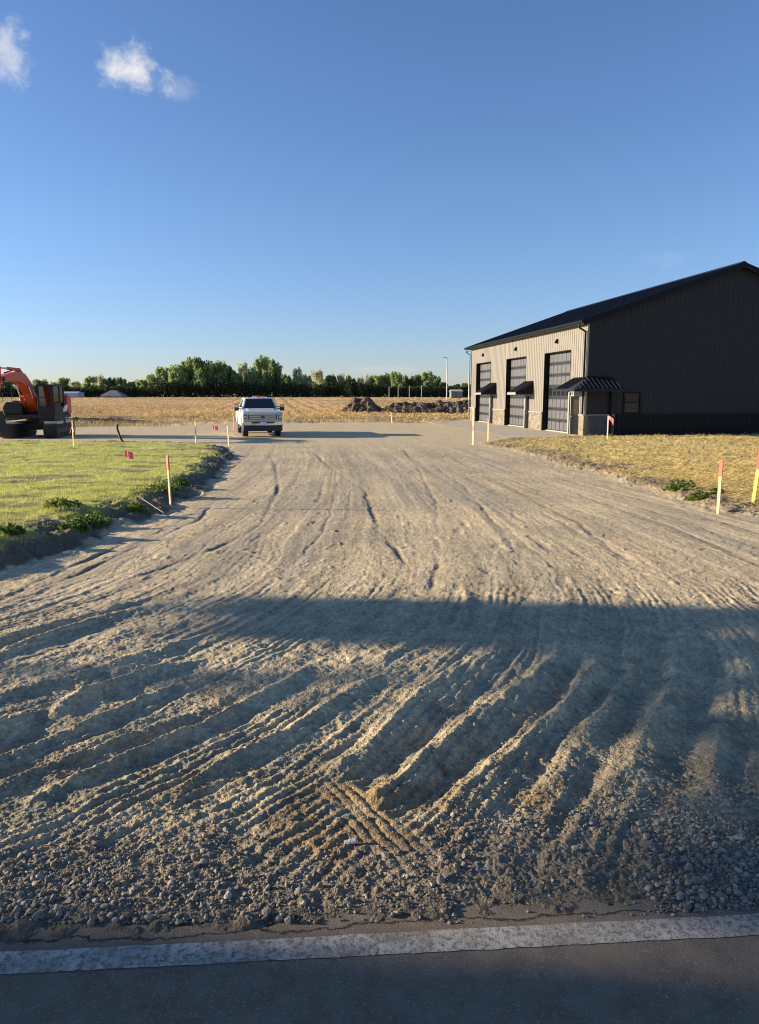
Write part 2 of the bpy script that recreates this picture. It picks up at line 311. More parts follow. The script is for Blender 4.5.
# ------------------------------------------------------------------ road
def road_material(paint):
    m = bpy.data.materials.new('road_paint' if paint else 'asphalt'); m.use_nodes = True
    N = m.node_tree.nodes; K = m.node_tree.links; b = N['Principled BSDF']; b.inputs['Roughness'].default_value = .9; b.inputs['Specular IOR Level'].default_value = .15
    tc = N.new('ShaderNodeTexCoord')
    def noise(sc, det=5, rough=.6):
        q = N.new('ShaderNodeTexNoise'); q.inputs['Scale'].default_value = sc; q.inputs['Detail'].default_value = det; q.inputs['Roughness'].default_value = rough
        K.new(tc.outputs['Object'], q.inputs['Vector']); return q
    def ramp(src, p0, p1, c0, c1):
        r = N.new('ShaderNodeValToRGB'); r.color_ramp.elements[0].position = p0; r.color_ramp.elements[1].position = p1
        r.color_ramp.elements[0].color = (*c0, 1); r.color_ramp.elements[1].color = (*c1, 1); K.new(src, r.inputs['Fac']); return r
    def mixc(f, a, bb):
        x = N.new('ShaderNodeMix'); x.data_type = 'RGBA'; K.new(f, x.inputs[0]); K.new(a, x.inputs[6]); K.new(bb, x.inputs[7]); return x.outputs[2]
    base = ramp(noise(9, 6, .7).outputs['Fac'], .3, .75, (.135,.108,.076), (.23,.186,.134))
    vo = N.new('ShaderNodeTexVoronoi'); vo.inputs['Scale'].default_value = 210; K.new(tc.outputs['Object'], vo.inputs['Vector'])
    sp = ramp(vo.outputs['Color'], .70, .85, (0,0,0), (1,1,1))
    gr = ramp(noise(160, 3).outputs['Fac'], .3, .7, (.07,.06,.05), (.40,.35,.28))
    col = mixc(sp.outputs['Color'], base.outputs['Color'], gr.outputs['Color'])
    dust = ramp(noise(2.2, 6, .7).outputs['Fac'], .45, .8, (0,0,0), (.4,.4,.4))
    dc = N.new('ShaderNodeRGB'); dc.outputs[0].default_value = (.24,.20,.145,1)
    col = mixc(dust.outputs['Color'], col, dc.outputs[0])
    # one wandering crack near the broken edge
    se = N.new('ShaderNodeSeparateXYZ'); K.new(tc.outputs['Object'], se.inputs[0])
    nn = noise(3.5, 6, .7)
    a = N.new('ShaderNodeMath'); a.operation = 'MULTIPLY_ADD'; K.new(nn.outputs['Fac'], a.inputs[0]); a.inputs[1].default_value = .16; K.new(se.outputs['Y'], a.inputs[2])
    c = N.new('ShaderNodeMath'); c.operation = 'SUBTRACT'; K.new(a.outputs[0], c.inputs[0]); c.inputs[1].default_value = .165
    d = N.new('ShaderNodeMath'); d.operation = 'ABSOLUTE'; K.new(c.outputs[0], d.inputs[0])
    cr = ramp(d.outputs[0], .0025, .005, (1,1,1), (0,0,0)); dk = N.new('ShaderNodeRGB'); dk.outputs[0].default_value = (.012,.012,.013,1)
    col = mixc(cr.outputs['Color'], col, dk.outputs[0])
    if paint:
        w = ramp(noise(48, 9, .8).outputs['Fac'], .42, .52, (0,0,0), (1,1,1)); w2 = ramp(noise(4, 6, .75).outputs['Fac'], .36, .58, (.25,.25,.25), (1,1,1))
        mm = N.new('ShaderNodeMath'); mm.operation = 'MULTIPLY'; K.new(w.outputs['Color'], mm.inputs[0]); K.new(w2.outputs['Color'], mm.inputs[1])
        pc = ramp(noise(14, 5).outputs['Fac'], .3, .7, (.40,.375,.32), (.58,.545,.47))
        col = mixc(mm.outputs[0], col, pc.outputs['Color'])
    K.new(col, b.inputs['Base Color'])
    bp = N.new('ShaderNodeBump'); bp.inputs['Strength'].default_value = .8; bp.inputs['Distance'].default_value = .006
    K.new(noise(150, 4, .7).outputs['Fac'], bp.inputs['Height']); K.new(bp.outputs['Normal'], b.inputs['Normal'])
    return m
xs = np.concatenate([np.linspace(-80, -4, 40), np.arange(-3.98, 4, .012), np.linspace(4.05, 80, 40)])
def strip(name, lo, hi, z, m, jag_lo, jag_hi):
    a = lo+jag_lo*fbm(xs*9, xs*0, 5, 71, .65); b = hi+jag_hi*fbm(xs*6, xs*0, 6, 72, .65)
    # middle row keeps the polygons well shaped
    v = np.r_[np.c_[xs, a, xs*0+z], np.c_[xs, b, xs*0+z]]; k = len(xs); i = np.arange(k-1)
    o = np_mesh(name, v, np.c_[i, i+1, i+1+k, i+k], m); o.location = (-2.11*-RS*0, 2.11, 0); o.rotation_euler = (0, 0, ROADA)
    tag(o, kind='structure'); return o
strip('road', -6.6, .145, 0, road_material(False), 0, .075)
strip('road_marking_edge_line', -.050, .044, .002, road_material(True), .005, .005)
strip('road_verge', -60, -6.6, -.01, mat('verge_grass', (.14,.15,.05), .95, var=.3, scale=2, bump=.6), 0, 0)

# ------------------------------------------------------------------ gravel stones (uncountable)
def ico(sub, seed):
    bm = bmesh.new(); bmesh.ops.create_icosphere(bm, subdivisions=sub, radius=1)
    v = np.array([p.co[:] for p in bm.verts]); f = np.array([[q.index for q in p.verts] for p in bm.faces]); bm.free()
    r = np.random.default_rng(seed)
    for _ in range(7):                              # chop with planes: broken stone
        nrm = r.normal(size=3); nrm /= np.linalg.norm(nrm); k = r.uniform(.45, .8)
        d = v@nrm; v = v-np.clip(d-k, 0, None)[:, None]*nrm
    return v*np.array([1, r.uniform(.65, .95), r.uniform(.45, .75)]), f
def rots(n, flat=.5):
    a = rng.uniform(0, 2*math.pi, n); b = rng.normal(0, flat, n); c = rng.normal(0, flat, n)
    ca, sa, cb, sb, cc, sc_ = np.cos(a), np.sin(a), np.cos(b), np.sin(b), np.cos(c), np.sin(c)
    z = np.zeros(n); o = np.ones(n)
    Rz = np.stack([ca, -sa, z, sa, ca, z, z, z, o], 1).reshape(-1, 3, 3)
    Rx = np.stack([o, z, z, z, cb, -sb, z, sb, cb], 1).reshape(-1, 3, 3)
    Ry = np.stack([cc, z, sc_, z, o, z, -sc_, z, cc], 1).reshape(-1, 3, 3)
    return Rz@Rx@Ry
M_stone = attr_mat('gravel_stone', rough=.85, nscale=60, nvar=.2, bump=.4, bdist=.003, bscale=200)
def scatter_stones(name, x, y, size, sub, label):
    z, col, mk = ground(x, y, True); z = np.where(mk['n'] < .16, np.maximum(z, 0), z); V = []; F = []; T = []; off = 0; n = len(x)
    which = rng.integers(0, 8, n)
    for k in range(8):
        tv, tf = ico(sub, 100+k); s = which == k; m = s.sum()
        if not m: continue
        vv = np.einsum('nij,vj->nvi', rots(m), tv)*size[s][:, None, None]
        vv += np.stack([x[s], y[s], z[s]+size[s]*.22], 1)[:, None, :]
        V.append(vv.reshape(-1, 3)); F.append((tf[None]+(np.arange(m)*len(tv))[:, None, None]+off).reshape(-1, 3)); off += m*len(tv)
        hue = rng.random(m)[:, None]; b = rng.uniform(.55, 1.35, m)[:, None]
        c = np.where(hue < .5, np.array([[.42,.39,.34]]), np.where(hue < .8, np.array([[.45,.38,.29]]), np.array([[.34,.33,.32]])))*b
        w = rng.uniform(.3, .8, m)[:, None]; c = c*w+col[s]*(1-w)*1.0
        T.append(np.repeat(c, len(tv), 0))
    o = np_mesh(name, np.concatenate(V), np.concatenate(F), M_stone, np.concatenate(T)*np.array([[.84,.83,.80]])); return tag(o, label, 'gravel', kind='stuff')
def cand(n, y0, y1, p=1.0):
    y = 1/rng.uniform(1/y1, 1/y0, n); x = rng.uniform(-1, 1, n)*(.56*y+.5); return x, y
x, y = cand(150000, 2.2, 8)
_, _, mk = ground(x, y, True)
dens = .07+.9*ss(3.15, 2.6, y-.10*x)*(1-.8*np.exp(-((x+.05)/.42)**2))*(.55+.45*ss(-1, 1.5, np.abs(x)))*ss(.03, .12, mk['n'])
dens = np.where(mk['n'] < .07, .010, dens)+np.clip(np.abs(mk['rid'])*16-.08, 0, .9)*ss(6.2, 5, y)*ss(-1.8, .2, x)+3*np.clip(mk['rid'], 0, .1)*ss(6.5, 5, y)
patch = fbm(x*1.6, y*1.6, 3, 77); dens *= np.clip(.50+3.2*patch, .05, 1.4)*(.62+.38*ss(-.2, .8, x))*(1-.75*np.clip(mk['soil'], 0, 1)); dens = np.where(mk['g'] > -.1, 0, dens)
keep = rng.random(len(x)) < dens*.47; x, y = x[keep], y[keep]
size = np.clip(.0043*np.exp(rng.normal(0, .50, len(x)))*(1+.30*ss(3.4, 2.5, y)*(.6+.6*ss(-1, 1.2, x))), .0018, .020)
big = size > .011
scatter_stones('gravel', x[~big], y[~big], size[~big], 1, 'loose crushed gravel strewn over the churned drive')
scatter_stones('gravel', x[big], y[big], size[big], 2, 'coarser broken gravel lying thickest along the road edge')

def rock(name, x, y, s, label, col, seed, parent=None, cat='stone'):
    tv, tf = ico(3, seed); tv = tv*np.array(s)
    tv = tv*(1+.10*fbm(tv[:, 0]*60+seed, tv[:, 1]*60+tv[:, 2]*60, 3, seed))[:, None]
    m = mat(name+'_surface', col, .9, var=.35, scale=40, bump=.5, bscale=90)
    o = np_mesh(name, tv, tf, m, smooth=False); o.location = (x, y, gz1(x, y)+s[2]*.45); o.rotation_euler = (.15, .1, seed)
    return tag(o, label, cat)
rock('stone', -.11, 2.64, (.028,.021,.019), 'pale fist sized stone lying alone on the tyre print in the brown soil', (.50,.49,.47), 3)
rock('brick_fragment', 1.04, 2.50, (.026,.016,.012), 'small reddish brick fragment among the grey gravel at right', (.30,.13,.08), 5, cat='brick')
rock('rock', -.52, 2.33, (.03,.018,.010), 'flat pale rock at the broken edge of the asphalt', (.40,.38,.35), 8, cat='stone')
rock('rock', 1.38, 2.66, (.026,.020,.014), 'light grey angular rock among coarse gravel near the right border', (.44,.44,.43), 9, cat='stone')
rock('rock', 5.65, 11.95, (.16,.10,.09), 'dark rock at the foot of the orange topped stake', (.20,.17,.14), 12, cat='stone')

# ------------------------------------------------------------------ grass, straw, weeds
def blades(name, x, y, h, w, cols, m, label, cat, lean=.5, flat=False, quad=False):
    n = len(x); z = ground(x, y); a = rng.uniform(0, 2*math.pi, n); ca, sa = np.cos(a), np.sin(a)
    la = rng.uniform(0, 2*math.pi, n); ll = rng.uniform(0, lean, n)*h
    if flat:
        dx, dy = ca*h/2, sa*h/2; t = rng.uniform(-.25, .5, n)*h
        zz = z+rng.uniform(.008, .05, n)
        v = np.stack([np.stack([x-dx-sa*w/2, y-dy+ca*w/2, zz], 1), np.stack([x-dx+sa*w/2, y-dy-ca*w/2, zz], 1),
                      np.stack([x+dx+sa*w/2, y+dy-ca*w/2, zz+t], 1), np.stack([x+dx-sa*w/2, y+dy+ca*w/2, zz+t+w*.5], 1)], 1)
        k = 4
    else:
        v = np.stack([np.stack([x-ca*w/2, y-sa*w/2, z-.005], 1), np.stack([x+ca*w/2, y+sa*w/2, z-.005], 1),
                      np.stack([x+np.cos(la)*ll, y+np.sin(la)*ll, z+h], 1)], 1)
        k = 3
    f = np.arange(n*k).reshape(n, k)
    return tag(np_mesh(name, v.reshape(-1, 3), f, m, np.repeat(cols, k, 0)), label, cat, kind='stuff')
M_blade = attr_mat('grass_blade', rough=.6, nscale=3, nvar=.15, bump=0, trans=.35)
M_straw = attr_mat('straw_stalk', rough=.7, nscale=3, nvar=.15, bump=0, trans=.1)
y = 1/rng.uniform(1/36., 1/6.5, 190000); x = -3-rng.random(len(y))*(.56*y+1.5)
g = sdpoly(x+.35*fbm(x*.9, y*.9, 3, 90), y, GRASS)
den = ss(.1, .8, g)*np.clip(.85-1.5*ss(.05, .3, fbm(x*1.3, y*2.2, 4, 55)), .06, 1)
k = rng.random(len(x)) < den; x, y = x[k], y[k]; n = len(x)
t = rng.random(n)[:, None]; cols = (np.array([[.46,.50,.08]])*(1-t)+np.array([[.70,.66,.20]])*t)*rng.uniform(.65, 1.15, n)[:, None]
blades('grass', x, y, rng.uniform(.018, .058, n), .006*(y/9), cols, M_blade, 'thin young grass growing on the raised left lawn', 'grass')
y = 1/rng.uniform(1/43., 1/7.5, 150000); x = 3.8+rng.random(len(y))*(.56*y-1)
st = sdpoly(x+.5*fbm(x*.8, y*.8, 4, 91), y+.4*fbm(x*.9, y*.9, 3, 92), STRAW)
den = ss(.1, 1.8, st+1.8*fbm(x*.9, y*.9, 3, 58))*np.clip(.9+1.2*fbm(x*.6, y*1.3, 4, 79), .1, 1)+.03*ss(-.2, .1, st)
k = rng.random(len(x)) < den*.8; x, y = x[k], y[k]; n = len(x)
t = rng.random(n)[:, None]; cols = (np.array([[.90,.70,.27]])*(1-t)+np.array([[.68,.52,.20]])*t)*rng.uniform(.6, 1.15, n)[:, None]
blades('straw', x, y, rng.uniform(.08, .26, n), .0055*(y/10)**.8, cols, M_straw, 'golden straw mulch spread over bare soil before the building', 'straw', flat=True)
y = 1/rng.uniform(1/130., 1/46., 90000); x = (rng.random(len(y))*1.2-.62)*y
_, _, mk = ground(x, y, True)
k = (rng.random(len(x)) < mk['out']*np.clip(.5+1.6*fbm(x*.2, y*.12, 4, 81), .06, 1)) & ~((x > 6) & (y < 66)); x, y = x[k], y[k]; n = len(x)
t = rng.random(n)[:, None]; cols = (np.array([[.66,.48,.22]])*(1-t)+np.array([[.36,.30,.12]])*t)*rng.uniform(.6, 1.15, n)[:, None]
blades('dry_grass', x, y, rng.uniform(.08, .30, n), .035*(y/60), cols, M_straw, 'dry tan grass and weeds on rough ground beyond the yard', 'grass')

y = 1/rng.uniform(1/285., 1/72., 130000); x = (rng.random(len(y))*1.25-.62)*y
fu = x*.99+y*.141; fu = np.round(fu/1.3+.25*vn(y*.02, y*0, 5))*1.3+rng.normal(0, .22, len(y)); x = (fu-y*.141)/.99
_, _, mk = ground(x, y, True); k = rng.random(len(x)) < mk['out']*np.clip(.70+1.6*fbm(x*.010, y*.16, 4, 82)+.8*fbm(x*.07, y*.05, 3, 83), .03, 1); x, y = x[k], y[k]; n = len(x)
t = rng.random(n)[:, None]; cols = (np.array([[.88,.60,.26]])*(1-t)+np.array([[.68,.46,.20]])*t)*rng.uniform(.7, 1.15, n)[:, None]
blades('stubble', x, y, rng.uniform(.10, .20, n), .05*(y/80), cols, M_straw, 'golden cereal stubble standing in long rows across the field', 'stubble')

M_weed = attr_mat('weed_leaf', rough=.5, nscale=5, nvar=.2, bump=0, trans=.35)
def leafy(name, r, h, n, leaf, c1, c2, parent=None, loc=None, seed=0):
    q = np.random.default_rng(seed)
    p = q.normal(size=(n, 3)); p /= np.linalg.norm(p, axis=1)[:, None]; p *= (q.random(n)**.4)[:, None]; p[:, 2] = np.abs(p[:, 2])
    p *= np.array([r, r*.8, h]); p[:, 2] *= .45+.8*q.random(n); a = q.normal(size=(n, 3)); a /= np.linalg.norm(a, axis=1)[:, None]; b = np.cross(a, q.normal(size=(n, 3))); b /= np.linalg.norm(b, axis=1)[:, None]
    s = leaf*q.uniform(.6, 1.3, n)[:, None]; v = np.stack([p-a*s, p-b*s*.5, p+a*s, p+b*s*.5], 1).reshape(-1, 3)
    t = q.random(n)[:, None]; c = (np.array([c1])*(1-t)+np.array([c2])*t)*q.uniform(.6, 1.2, n)[:, None]
    o = np_mesh(name, v, np.arange(4*n).reshape(n, 4), M_weed, np.repeat(c, 4, 0), parent)
    if loc: o.location = loc
    return o
WG = 'weeds along the bank'
for i, (x, y, r, h, lab) in enumerate([(-4.02,10.2,.34,.20,'bright green leafy weed on the left bank, broadest of the clumps on that bank'),
    (-3.86,9.3,.20,.14,'low light green weed nearest the road on the left bank'),(-3.80,11.4,.24,.17,'green weed clump just beside the leaning lath on the left bank'),
    (-4.7,11.0,.30,.15,'spreading weed set back in the grass behind the bank'),(-4.3,8.6,.16,.10,'small yellowish weed at the near left corner of the lawn'),
    (-4.1,14.2,.38,.24,'dark green weed clump past the orange topped stake on the bank'),(-4.35,16.0,.3,.18,'farther dark weed clump on the shaded bank edge')]):
    o = leafy('weed', r, h, 460, .034, (.08,.14,.02), (.18,.24,.045), seed=i); o.location = (x, y, gz1(x, y)-.01); tag(o, lab, 'weed', WG)
for i, (x, y, r, h, lab) in enumerate([(6.2,15.3,.36,.22,'green weed tuft at the straw edge, left of the orange topped stake'),(5.85,13.6,.26,.16,'smaller green weed tuft right behind the orange topped stake'),(6.5,14.4,.18,.12,'tiny weed tuft between the two bigger ones at the straw edge')]):
    o = leafy('weed', r, h, 420, .044, (.09,.16,.03), (.20,.26,.06), seed=20+i); o.location = (x, y, gz1(x, y)-.01); tag(o, lab, 'weed', 'weeds at the straw edge')

# ------------------------------------------------------------------ stakes and flags
M_wood = mat('stake_wood', (.60,.46,.28), .8, var=.2, scale=20, bump=.2)
M_greywood = mat('weathered_wood', (.34,.29,.22), .9)
M_orange = mat('marking_orange', (.78,.17,.10), .55, var=.1)
M_pink = mat('flagging_pink', (.98,.16,.24), .5, var=.12)
M_yellow = mat('stake_yellow', (.72,.60,.12), .7, var=.1)
M_red = mat('stake_red', (.7,.12,.10), .6, var=.1)
M_wire = mat('wire_steel', (.25,.24,.23), .5, .6)
def lath(o, h, w=.038, d=.012, m=None):
    MB().prism([(-w/2, 0), (0, -.06), (w/2, 0), (w/2, h), (-w/2, h)], -d/2, d/2, 'y').build('lath', m or M_wood, o)
def ribbon(o, z, m=M_pink, s=1.0, seed=0):
    b = MB(); q = random.Random(seed)
    b.box(-.026, .026, -.014, .014, z-.018*s, z+.018*s)
    for sg in (-1, 1):
        pts = [(0, -.016, z)]
        for i in range(5): pts.append((pts[-1][0]+sg*q.uniform(.01, .035)*s, pts[-1][1]-q.uniform(0, .012), pts[-1][2]-q.uniform(.02, .045)*s))
        for i in range(5):
            a, c = Vector(pts[i]), Vector(pts[i+1]); k = Vector((0, .006, .014*s+.006)); b.hexa([a-k, c-k, c-k+Vector((0,.003,0)), a-k+Vector((0,.003,0))], [a+k, c+k, c+k+Vector((0,.003,0)), a+k+Vector((0,.003,0))])
    return b.build('ribbon', m, o)
def stake(x, y, h, label, tilt=(0, 0), paint=None, rib=None, m=None, rz=0, w=.038, bands=()):
    o = empty('survey_stake', (x, y, gz1(x, y)-.02), rz, label, 'stake', 'survey stakes'); o.rotation_euler = (tilt[1], tilt[0], rz)
    o.rotation_euler = (tilt[1], tilt[0], R(-48)); w = w*1.15
    lath(o, h, w, .022, m=m)
    for z0, z1, pm in bands: MB().box(-w/2-.002, w/2+.002, -.013, .013, z0, z1).build('painted_band', pm, o)
    if paint: MB().box(-w/2-.002, w/2+.002, -.013, .013, h-paint, h+.002).build('painted_top', M_orange, o)
    if rib: ribbon(o, rib, s=1.6, seed=int(x*10))
    return o
stake(5.39,11.8,.88,'pale survey stake with an orange top at the right edge of the drive',(0,0),.26,w=.042)
stake(6.50,12.92,.98,'yellow survey stake with a red side, leaning at the right border of the photo',(.07,0),m=M_yellow,w=.05,bands=((.62,.98,M_red),))
stake(-3.55,12.62,.90,'weathered survey stake with a faded red top on the left bank',(-.05,0),.24,w=.045)
stake(-12.15,29.85,.98,'yellowish stake with pink ribbon in front of the excavator',rib=.80,m=M_yellow,w=.055)
stake(-8.34,34.16,1.0,'bare wooden stake beyond the far end of the lawn, left of the leaning one',w=.07)
stake(-6.32,31.56,.92,'bare wooden stake leaning left just in front of the white pickup',(-.09,0),w=.065)
stake(-9.0,46.62,.9,'reddish stake standing behind the left mirror of the pickup',m=M_red,w=.07)
stake(4.08,32.81,1.62,'tall stake with black lettering and an orange band near the far building corner',w=.085,bands=((.62,.85,M_orange),))
stake(5.14,35.63,1.05,'short stake with a pink top near the first garage apron',w=.06,bands=((.85,1.05,M_pink),))
stake(.96,57.96,.75,'small distant stake with orange top leaning left at the yard edge',(-.12,0),.3,w=.10)
stake(-7.2,55.0,1.0,'thin dark stake standing in the dry field just right of the pickup',m=mat('dark_stake',(.12,.09,.06)),w=.07)
# lettering on the tall stake: three stacked strokes, as far as it can be read
so = [o for o in C.objects if o.get('label', '').startswith('tall stake')][0]
b = MB()
for z in (1.48, 1.40, 1.32): b.box(-.028, .028, -.0155, -.0125, z-.012, z+.012)
b.box(-.028, -.016, -.0158, -.0128, 1.31, 1.49); b.build('lettering', mat('marker_ink', (.02,.02,.02)), so)
def pin_flag(x, y, h, label, col, tilt=(0,0), s=1):
    o = empty('pin_flag', (x, y, gz1(x, y)-.01), 0, label, 'flag', 'survey stakes'); o.rotation_euler = (tilt[1], tilt[0], R(-22))
    MB().cyl((0,0,0), (0,0,h), .004*s, n=6).build('wire', M_wire, o)
    n = 8; vs = []
    for i in range(n+1):
        for j in range(2):
            vs.append((.16*s*i/n, .02*s*math.sin(i*1.1), h-.0-.12*s*j-.05*s*(i/n)**2))
    MB().add(vs, [(2*i, 2*i+1, 2*i+3, 2*i+2) for i in range(n)]).build('flag', col, o)
pin_flag(-6.5,19.2,.52,'pink ribbon flag fluttering over the middle of the lawn',M_pink,(-.05,0),1.5)
pin_flag(-10.02,45.3,.38,'tiny pink flag low on the gravel left of the pickup',M_pink,s=2.2)
so = stake(10.87,35.9,1.15,'stake with a pink flag in the straw before the dark gable wall',w=.05)
n = 6; MB().add([(.025+.05*i, -.012-.02*math.sin(i), 1.14-.15*j-.012*i*i*(.5+.5*j)) for i in range(n) for j in range(2)], [(2*i, 2*i+1, 2*i+3, 2*i+2) for i in range(n-1)]).build('flag', M_pink, so)
o = empty('fallen_lath', (-3.34,11.5,gz1(-3.34,11.5)+.02), 0, 'thin wooden lath lying tilted against the left bank', 'lath')
MB().cyl((.12,-.1,-.02), (-.52,.5,.20), .008, n=6).build('lath', M_greywood, o)
# black drain hose arching out of the ground
hp = [(-11.05,32.6,-.55),(-11.12,32.6,-.38),(-11.28,32.7,-.15),(-11.38,32.8,.08),(-11.42,32.8,.28),(-11.40,32.8,.42)]
o = MB().tube(hp, [.05,.05,.05,.05,.045,.045], 10).build('drain_hose', mat('hose_black', (.02,.018,.015), .5), smooth=True); tag(o, 'dark curved drain hose sticking up behind the lawn', 'hose')

# ------------------------------------------------------------------ soil heaps
M_soil = attr_mat('heap_soil', nscale=4, nvar=.3, bump=.5, bdist=.05, bscale=12)
def heap(name, x0, x1, yc, w, prof, label, seed):
    nx, ny = 220, 50; a = np.linspace(0, 1, nx); b = np.linspace(-1, 1, ny); A, B = np.meshgrid(a, b); A = A.ravel(); B = B.ravel()
    xx = x0+(x1-x0)*A; yy = yc+w*B; hh = np.interp(A, [p[0] for p in prof], [p[1] for p in prof])*(1-np.abs(B)**1.6)
    z = base_z(yy)-.1+hh*(1+.35*fbm(xx*.7+seed, yy*.9, 4, seed))+.28*ss(0, .4, hh)*fbm(xx*2.4, yy*2.4, 4, seed+3, .6)
    t = np.clip(.5+1.6*fbm(xx*.8, yy*.8, 4, seed+5), 0, 1)[:, None]; c = np.array([[.06,.043,.026]])*(1-t)+np.array([[.19,.14,.085]])*t
    ii = (np.arange(ny-1)[:, None]*nx+np.arange(nx-1)).ravel()
    o = np_mesh(name, np.c_[xx, yy, z], np.c_[ii, ii+1, ii+nx+1, ii+nx], M_soil, c); return tag(o, label, 'soil heap', 'soil heaps')
heap('soil_heap', -5.2, 1.2, 92, 4, [(0,0),(.15,.6),(.33,1.7),(.45,1.55),(.6,1.9),(.75,1.0),(1,0)], 'steep pointed heap of dug soil at the left end of the berm', 3)
heap('soil_heap', .2, 22, 90, 3.4, [(0,.5),(.1,1.2),(.25,1.35),(.4,1.2),(.5,1.6),(.6,1.5),(.7,1.9),(.85,1.9),(1,1.2)], 'long low berm of dug soil running behind the building corner', 9)
heap('soil_heap', -44, -16.5, 62, 2.6, [(0,.5),(.3,.7),(.6,.35),(.8,.25),(1,0)], 'low dark bank of soil behind the excavator', 14)

# ------------------------------------------------------------------ trees
M_bark = mat('bark', (.09,.07,.05), .95, var=.3, scale=8, bump=.5, bscale=20)
M_leaf = attr_mat('tree_foliage', rough=.6, nscale=.8, nvar=.25, bump=0, trans=.42)
def crown_mesh(seed, n, leaf, lobes, c1, c2, rx=1., rz=1., flat=0., gap=.0, shape=None):
    q = np.random.default_rng(seed); L = []
    for i in range(lobes):
        a = q.uniform(0, 6.28); z = q.uniform(.12, .88); r = q.uniform(.15, .62)*math.sin(min(1, z*1.25+.25)*math.pi*.62+.25)
        L.append((r*math.cos(a), r*math.sin(a), z, q.uniform(.11, .26)))
    L = np.array(L); idx = q.integers(0, lobes, n); p = q.normal(size=(n, 3)); p /= np.linalg.norm(p, axis=1)[:, None]
    p *= (q.random(n)**.38)[:, None]*L[idx, 3][:, None]*np.array([1, 1, .8]); p += L[idx, :3]
    if gap: p += q.normal(0, gap, p.shape)
    p[:, 0] *= rx*.5; p[:, 1] *= rx*.5; p[:, 2] = p[:, 2]*rz
    if shape: p = shape(p, q)
    n = len(p)
    a = q.normal(size=(n, 3)); a /= np.linalg.norm(a, axis=1)[:, None]; b = np.cross(a, q.normal(size=(n, 3))); b /= np.linalg.norm(b, axis=1)[:, None]
    s = leaf*q.uniform(.5, 1.3, n)[:, None]; v = np.stack([p-a*s, p-b*s*.7, p+a*s, p+b*s*.7], 1).reshape(-1, 3)
    lobe_t = q.random(lobes)[idx[:n]] if len(idx) >= n else q.random(n)
    t = np.clip(.6*lobe_t+.4*q.random(n), 0, 1)[:, None]; c = (np.array([c1])*(1-t)+np.array([c2])*t)*q.uniform(.65, 1.2, n)[:, None]
    return v, np.arange(4*n).reshape(n, 4), np.repeat(c, 4, 0)
def trunk_mb(h, r, seed, spread=.25):
    q = random.Random(seed); b = MB(); b.tube([(0,0,-.02*h), (.01*h,0,.25*h), (0,.01*h,.5*h), (.01*h,0,.8*h)], [r, r*.8, r*.55, r*.15], 8)
    for i in range(7):
        a = q.uniform(0, 6.28); z = q.uniform(.2, .6)*h; l = spread*h*q.uniform(.6, 1.1)
        b.tube([(0,0,z), (l*.5*math.cos(a), l*.5*math.sin(a), z+l*.45), (l*math.cos(a), l*math.sin(a), z+l*1.0)], [r*.4, r*.25, r*.08], 6)
    return b
KIND = [('dark', (.17,.26,.10), (.33,.42,.17)), ('mid', (.31,.43,.17), (.52,.60,.27)), ('pale', (.52,.54,.28), (.68,.66,.38))]  # crown colours lightened in place of distance haze
protos = {}
for k, (nm, c1, c2) in enumerate(KIND):
    for j in range(3):
        root = empty('broadleaf_tree', (0, 900, -50)); sp = k == 2
        v, f, t = crown_mesh(300+k*10+j, 2000 if sp else 5200, .034 if sp else .038, 22 if sp else 40, c1, c2, rx=1.0, rz=.92, gap=.035 if sp else .02)
        v = v.copy(); v[:, 2] = .10+v[:, 2]*.98
        np_mesh('crown', v, f, M_leaf, t, root); trunk_mb(1, .022, 40+k*5+j).build('trunk', M_bark, root, smooth=True)
        protos[(k, j)] = root; root['used'] = 0
def D_ground(y): return float(base_z(np.array([float(y)]))[0])
def place_tree(px, top, dist, width_px, k, label, group, seed):
    q = random.Random(seed); x = (px-379.5)/750*dist; z = D_ground(dist); h = (394-top)/750*dist+1.7-z; w = width_px/750*dist
    p = protos[(k, seed % 3)]
    if p['used']: o = copy_tree(p)
    else: o = p; p['used'] = 1
    o.location = (x, dist, z-.15); o.scale = (w, w*q.uniform(.8, 1.1), h*1.09); o.rotation_euler = (0, 0, q.uniform(0, 6.28))
    tag(o, label, 'tree', group)
TG = 'trees of the distant tree line'
LB = {0: 'dark green broadleaf tree in the far tree line', 1: 'mid green broadleaf tree in the far tree line', 2: 'pale thinly leafed spring tree in the far tree line'}
SKY = [(-20,380,26,1),(-2,383,22,1),(14,380,24,1),(30,382,20,0),(45,380,20,1),(58,383,16,2),(68,380,18,1),(80,382,16,2),(93,378,17,1),(103,377,15,2),(114,379,17,0),(126,379,15,1),(136,383,15,1),(146,380,17,1),
 (157,376,20,1),(168,371,22,1),(181,367,25,1),(194,362,27,1),(207,361,26,0),(219,363,24,1),(230,369,20,0),(240,373,17,0),(247,365,15,2),(262,360,22,1),(276,363,18,0),(287,376,14,0),
 (299,371,15,2),(309,377,14,2),(320,372,20,2),(332,377,16,0),(341,376,14,2),(351,377,16,0),(361,379,14,2),(369,377,14,2),(378,376,17,1),(388,376,16,0),(397,375,18,1),(407,377,16,0),(417,377,17,0),(426,375,18,1),(434,377,15,0),(443,384,14,0),(453,385,16,0),(463,384,16,0),(474,384,16,0),(486,385,16,1)]
nk = {}
uniq = {12: 'short bushy tree left of the hipped shed roof', }
